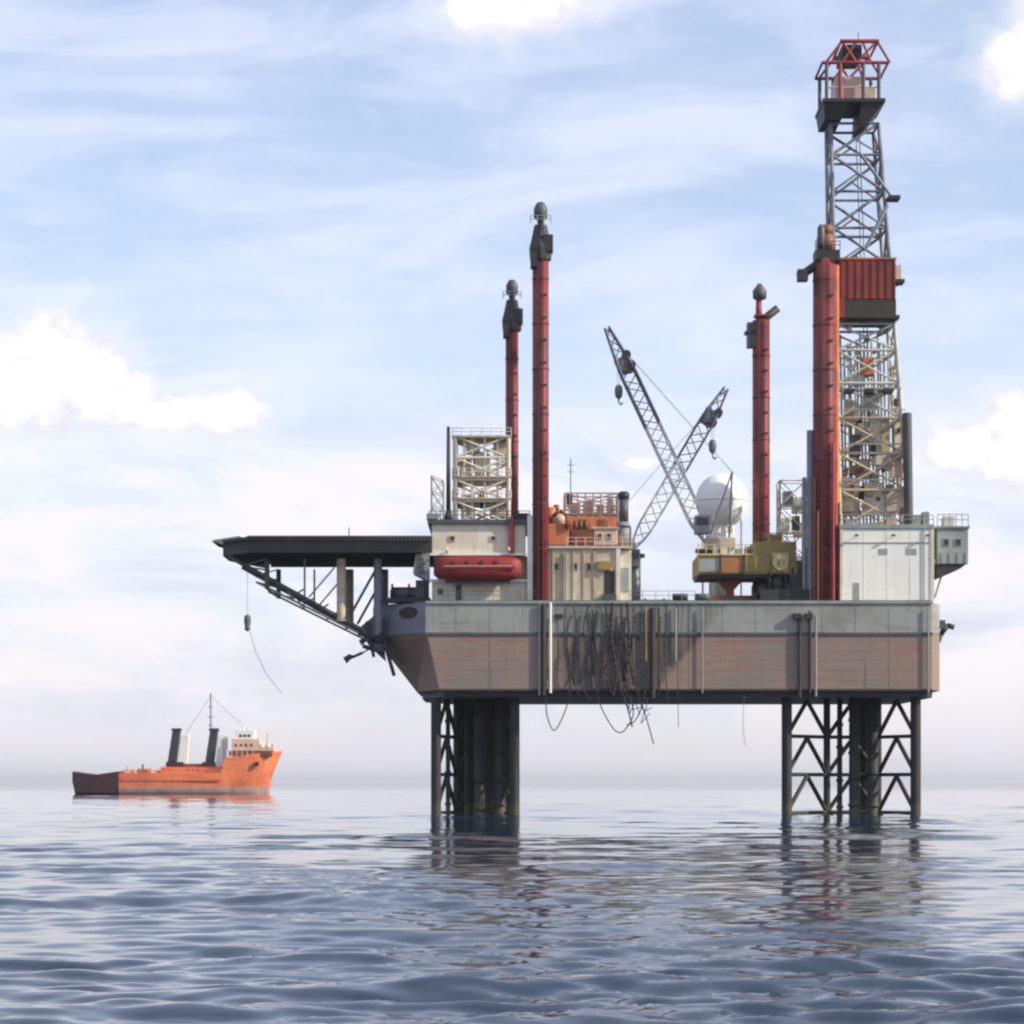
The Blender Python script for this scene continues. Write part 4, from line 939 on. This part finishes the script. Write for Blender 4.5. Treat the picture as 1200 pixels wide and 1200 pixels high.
# red windwall: four walls with ribs, open floor
wz0, wz1 = Z(352, F), Z(306, F); u0, u1 = X(975, F), X(1048, F)
for nm, bx in (('front', (u0, u1, F - 1.0, F - .8)), ('back', (u0, u1, Bk + .6, Bk + .8)), ('left', (u0, u0 + .2, F - .797, Bk + .597)), ('right', (u1 - .2, u1, F - .797, Bk + .597))):
    MB().box(bx[0], bx[1], bx[2], bx[3], wz0, wz1).build('windwall', redb, dk)
for i in range(9):
    x = lerp(u0 + .1, u1 - .1, i / 8); block('windwall_rib', redb, x - .07, x + .07, F - 1.12, F - 1.003, wz0, wz1, dk)
block('top_rail', orange, u0 - .1, u1 + .1, F - 1.15, F - .9, wz1 + .003, wz1 + .2, dk)
MB().box(u0 + .3, u1 + .1, F - .75, Bk + .5, Z(372, F), wz0 - .003).build('monkey_board', grime, dk)
MB().xz([(u0 + .2, wz0 - .1), (u1 - .2, wz0 - .1), (u1 - .9, Z(374, F)), (u0 + 1.2, Z(374, F))], F - 1.0, F - .76).build('lower_apron', grime, dk)
block('lower_band', redb, u0, u0 + 1.4, F - 1.05, F - .8, Z(374, F), wz0 - .003, dk)
block('side_landing', peach, u1 + .003, u1 + .7, F - .8, F + 2, Z(332, F), Z(312, F), dk)
# crown: flared black platform, peach housing, red top frame
czb, cz1, cz2 = Z(146, F), Z(122, F), Z(118, F)
fx0, fx1 = X(964, F), X(1035, F)
MB().prism([(X(966, F), F - .3), (X(986, F), F - .3), (X(986, F), Bk - .5), (X(966, F), Bk - .5)], czb + .6, cz1, [(fx0, F - 1), (X(993, F), F - 1), (X(993, F), Bk), (fx0, Bk)]).build('crown_bracket', black, dk)
MB().prism([(X(1006, F), F - .3), (X(1014, F), F - .3), (X(1014, F), Bk - .5), (X(1006, F), Bk - .5)], czb - .3, cz1, [(X(1008, F), F - 1), (fx1, F - 1), (fx1, Bk), (X(1008, F), Bk)]).build('crown_bracket', black, dk)
MB().box(fx0 - .1, fx1 + .1, F - 1.2, Bk + .3, cz1 + .003, cz2).build('crown_platform', black, dk)
MB().box(X(980, F), X(1012, F), F + .5, Bk - 1, cz2 + .003, Z(88, F)).build('crown_housing', peach, dk, bevel=.1)
MB().box(X(1000, F), X(1028, F), F + 1, Bk - 1.5, cz2 + .003, Z(100, F)).build('crown_block', creamd, dk, bevel=.1)
for px in (968, 984, 1011, 1029):
    for yy in (F - .6, Bk - .2): bar('crown_post', darkgrey if px != 984 else redl, (X(px, F), yy, cz2), (X(px, F), yy, Z(76, F)), .22, dk)
for yy in (F - .6, Bk - .2):
    bar('crown_rail', peach, (X(966, F), yy, Z(104, F)), (X(1032, F), yy, Z(104, F)), .1, dk)
    bar('crown_beam', redl, (X(963, F), yy, Z(75, F)), (X(1040, F), yy, Z(75, F)), .22, dk)
    bar('crown_beam', redl, (X(984, F), yy, Z(50, F)), (X(1029, F), yy, Z(50, F)), .26, dk)
    for a, b in (((967, 75), (986, 50)), ((986, 75), (1003, 50)), ((1003, 75), (986, 50)), ((1003, 75), (1027, 50)), ((1042, 75), (1027, 50)), ((1020, 75), (1010, 50))):
        bar('crown_truss', redl, (X(a[0], F), yy, Z(a[1], F)), (X(b[0], F), yy, Z(b[1], F)), .16, dk)
for px, py in ((963, 75), (1040, 75), (985, 50), (1028, 50), (1003, 50)): bar('crown_tie', redl, (X(px, F), F - .6, Z(py, F)), (X(px, F), Bk - .2, Z(py, F)), .16, dk)
MB().box(X(987, F), X(1010, F), F, Bk - 1, Z(66, F), Z(52, F)).build('crown_sheave_box', grime, dk)
bar('lightning_rod', wire, P(1006, 50, F + 2), P(1006, 38, F + 2), .05, dk)

# ------------------------------------------------------------------ loose deck cargo at the edge
def drum(px, label, mat, horiz=False):
    D = 301.5; x = X(px, D); t = thing('steel_drum', (x, D, DZ), label, 'drum', 'drums and bundles on open deck')
    MB().tube((x - .9, D, DZ + .42), (x + .9, D, DZ + .42), .42, n=14).build('body', mat, t)
    for q in (-.35, .35): MB().tube((x + q - .03, D, DZ + .42), (x + q + .03, D, DZ + .42), .45, n=14).build('hoop', mat, t)
drum(797, 'black drum lying left of two on open deck edge', black); drum(823, 'grey drum lying under left end of the yellow platform', darkgrey)
t = thing('pipe_bundle', (X(770, 303), 303, DZ), 'low bundle of pipes lying on open deck between the cranes', 'pipes')
for i in range(7): bar('pipe', greygreen, (X(750, 303), 302.5 + i * .35, DZ + .13), (X(786, 303), 302.5 + i * .35, DZ + .13), .13, t)
for px in (756, 778): block('chock', browno, X(px, 303) - .1, X(px, 303) + .1, 302.2, 305, DZ + .27, DZ + .36, t)

# ------------------------------------------------------------------ supply ship
SD = 857.0
def SP(px, py, dy=0): q = P(px, py, SD); q.y += dy; return q
sh = thing('supply_ship', (X(210, SD), SD, 0), 'bright orange supply ship with two dark funnels, left of rig', 'ship')
def sec(px, half, ztop, zbot=-1.2, flare=1.0):
    x = X(px, SD); hb = half * flare
    return [Vector((x, SD - half, ztop)), Vector((x, SD - lerp(hb, half, .5), (ztop + 1.2) / 2)), Vector((x, SD - hb, 1.0)), Vector((x, SD - hb * .7, zbot)), Vector((x, SD + hb * .7, zbot)), Vector((x, SD + hb, 1.0)), Vector((x, SD + lerp(hb, half, .5), (ztop + 1.2) / 2)), Vector((x, SD + half, ztop))]
zd = Z(906, SD)
orsec = [sec(143, 7, zd), sec(200, 7, zd), sec(262, 6.9, zd + .2, flare=.95), sec(266, 6.8, Z(888, SD), flare=.92), sec(290, 6.2, Z(885, SD), flare=.75), sec(306, 4.6, Z(883, SD), flare=.55), sec(316, 2.9, Z(882, SD), flare=.28)]
bw = sec(331, .3, Z(880, SD)); bx_ = [X(331, SD), X(321, SD), X(312, SD), X(310, SD), X(310, SD), X(312, SD), X(321, SD), X(331, SD)]
for v, xx in zip(bw, bx_): v.x = xx
orsec.append(bw)
tail = orsec[2:]; fine_ = []
for i in range(len(tail) - 1):
    p0, p1, p2, p3 = tail[max(i - 1, 0)], tail[i], tail[i + 1], tail[min(i + 2, len(tail) - 1)]
    if i == 0: fine_.append(p1); continue       # the break of the forecastle stays a step
    if i == 1: p0 = p1
    for k_ in range(4):
        q = k_ / 4
        fine_.append([.5 * ((2 * b_) + (c_ - a_) * q + (2 * a_ - 5 * b_ + 4 * c_ - d_) * q * q + (3 * b_ - a_ - 3 * c_ + d_) * q ** 3) for a_, b_, c_, d_ in zip(p0, p1, p2, p3)])
fine_.append(tail[-1]); orsec = orsec[:2] + fine_
ho = loft(orsec, lambda k_: orsec[k_], 'hull', ship_or, sh, smooth=True); ho.data.set_sharp_from_angle(angle=R(32))
# boot stripe follows the plating
bs = MB(); lo_ = []; hi_ = []
for sc in orsec[:-3]:
    a_, b_ = sc[2], sc[1]; q = min(1, (2.7 - a_.z) / (b_.z - a_.z)); up_ = a_.lerp(b_, q)
    lo_.append(a_.lerp(sc[3], .35) + Vector((0, -.07, 0))); hi_.append(up_ + Vector((0, -.07, 0)))
md_ = [sc[2] + Vector((0, -.08, 0)) for sc in orsec[:-3]]; n_ = len(lo_)
bs.add(lo_ + md_ + hi_, [(i, i + 1, n_ + i + 1, n_ + i) for i in range(n_ - 1)] + [(n_ + i, n_ + i + 1, 2 * n_ + i + 1, 2 * n_ + i) for i in range(n_ - 1)], True)
bs.build('boot_stripe', ship_bt, sh)
dsec = [sec(88, 5.5, Z(904, SD)), sec(92, 6.8, Z(905, SD)), sec(115, 7, Z(908, SD)), sec(142.5, 7, Z(904, SD))]
for s_, q in ((dsec[0], 1),):
    for v in s_: v.x += (1.0 if v.z < 2 else 0)
loft(dsec, lambda k_: dsec[k_], 'stern', ship_dk, sh, smooth=False)
MB().box(X(146, SD), X(262, SD), SD - 7.25, SD - 6.98, Z(915, SD), Z(912, SD)).build('rubbing_strake', ship_or, sh)
MB().box(X(190, SD), X(262, SD), SD - 4.5, SD + 4.5, zd, Z(899, SD)).build('deckhouse', ship_or, sh)
MB().box(X(196, SD), X(216, SD), SD - 3, SD + 3, Z(899, SD) + .01, Z(893, SD)).build('funnel_base', ship_dk, sh)
MB().box(X(238, SD), X(252, SD), SD - 3, SD + 3, Z(899, SD) + .01, Z(893, SD)).build('funnel_base', ship_dk, sh)
MB().box(X(217, SD), X(237, SD), SD - 2.5, SD + 3, Z(899, SD) + .01, Z(895, SD)).build('engine_casing', browno, sh)
for (a, lab) in ((203, 'stern'), (247, 'forward')):
    ztp = Z(857, SD); zz = Z(893, SD)
    f_ = MB().xz([(X(a - 6, SD), zz), (X(a + 4, SD), zz), (X(a + 8.5, SD), ztp), (X(a - .5, SD), ztp)], SD - 1.7, SD + 1.7).build('funnel', ship_fn, sh, bevel=.3)
    MB().xz([(X(a + 5.5, SD), Z(899, SD)+.02), (X(a + 17, SD), Z(899, SD)+.02), (X(a + 19.5, SD), ztp - 1.2), (X(a + 10, SD), ztp - 1.2)], SD - 1.5, SD + 1.5).build('vent_trunk', white, sh, bevel=.2)
    MB().xz([(X(a - 1.5, SD), ztp + .01), (X(a + 9.5, SD), ztp + .01), (X(a + 9, SD), ztp + 1), (X(a - 1, SD), ztp + 1)], SD - 1.9, SD + 1.9).build('funnel_cap', ship_fn, sh)
MB().box(X(270, SD), X(320, SD), SD - 4.5, SD + 4.5, Z(886, SD), Z(880, SD)).build('forecastle_house', browno, sh)
MB().box(X(273, SD), X(306, SD), SD - 4.2, SD + 4.2, Z(880, SD) + .01, Z(866, SD)).build('bridge', ship_pe, sh, bevel=.15)
MB().box(X(277, SD), X(299, SD), SD - 3.2, SD + 3.2, Z(866, SD) + .01, Z(856, SD)).build('wheelhouse', white, sh, bevel=.15)
for px in (283, 288, 293): block('wheelhouse_window', glass, X(px - 1.7, SD), X(px + 1.7, SD), SD - 3.28, SD - 3.205, Z(864, SD), Z(861, SD), sh)
for px in (278, 284, 290, 296): block('porthole', glass, X(px - 1.2, SD), X(px + 1.2, SD), SD - 4.28, SD - 4.205, Z(875, SD), Z(872, SD), sh)
MB().box(X(304, SD), X(321, SD), SD - 2, SD + 2, Z(880, SD) + .01, Z(872, SD)).build('windlass', ship_pe, sh)
bar('foremast', ship_pe, SP(313, 876), SP(314, 858), .3, sh)
bar('mast', grey, SP(246, 893, 2.5), SP(246, 812, 2.5), .28, sh, n=6)
for py, hw in ((828, 3), (840, 4), (850, 3)): bar('mast_yard', grey, SP(246 - hw, py, 2.5), SP(246 + hw, py, 2.5), .15, sh, n=5)
bar('mast_stay', wire, SP(246, 815, 2.5), SP(300, 866, 2.5), .08, sh, n=4); bar('mast_stay', wire, SP(246, 815, 2.5), SP(190, 900, 2.5), .08, sh, n=4)
for px, h_ in ((152, 9), (160, 6), (170, 10), (180, 7)):
    bar('deck_post', ship_pe if px != 170 else browno, SP(px, 906, -5), SP(px, 906 - h_, -5), .35, sh, n=6)
for (a, b, h_, mt) in ((149, 158, 4, ship_pe), (163, 176, 5, orange), (178, 188, 3, ship_pe)):
    block('cargo', mt, X(a, SD), X(b, SD), SD - 4, SD + 3, zd, zd + h_ * .286, sh)
for q in (-6.9, 6.9): bar('bulwark_rail', ship_or, (X(146, SD), SD + q, zd + .9), (X(262, SD), SD + q, zd + .9), .12, sh, n=5)
for i in range(20):
    px = 146 + i * 6.1; bar('bulwark_post', ship_or, (X(px, SD), SD - 6.9, zd), (X(px, SD), SD - 6.9, zd + .9), .12, sh, n=4)
bar('jackstaff', white, SP(327, 882), SP(329, 871), .15, sh, n=5)
# ------------------------------------------------------------------ sea haze
def haze():
    m = bpy.data.materials.new('haze_air'); m.use_nodes = True; nt = m.node_tree; nt.nodes.clear()
    v = nt.nodes.new('ShaderNodeVolumePrincipled'); v.inputs['Color'].default_value = (.93, .93, .96, 1); v.inputs['Density'].default_value = .00005
    v.inputs['Anisotropy'].default_value = .2
    o = nt.nodes.new('ShaderNodeOutputMaterial'); nt.links.new(v.outputs[0], o.inputs['Volume'])
    b = MB().box(-46000, 46000, -46000, 46000, -36, 108).build('haze', m); tag(b, kind='stuff')
haze()
for px in (194, 200, 222, 228, 234, 256): block('porthole', glass, X(px - .9, SD), X(px + .9, SD), SD - 4.58, SD - 4.505, Z(903.5, SD), Z(901.5, SD), sh)
for i in range(9):
    px = 268 + i * 6; q = 6.6 if px < 292 else lerp(6.0, 2.0, (px - 292) / 26)
    bar('foredeck_post', white, (X(px, SD), SD - q, Z(887, SD)), (X(px, SD), SD - q, Z(880, SD)), .09, sh, n=4)
MB().box(X(301, SD), X(305, SD), SD - 6.2, SD - 4.9, Z(898, SD), Z(893, SD)).build('anchor', ship_dk, sh)
for px in (262.5, 267): block('funnel_ladder', grey, X(px, SD), X(px + .6, SD), SD - 1.75, SD - 1.5, Z(899, SD), Z(866, SD), sh)
MB().tube(SP(286, 849), SP(286, 856), .3, n=8).build('radar_mast', white, sh); MB().box(X(282, SD), X(290, SD), SD - .3, SD + .3, Z(850, SD), Z(848, SD)).build('radar', white, sh)
for px in (309, 316): MB().tube(SP(px, 878, -4), SP(px, 872, -4), .5, .6, n=8).build('vent_cowl', white, sh)
print('objects', len(bpy.data.objects))
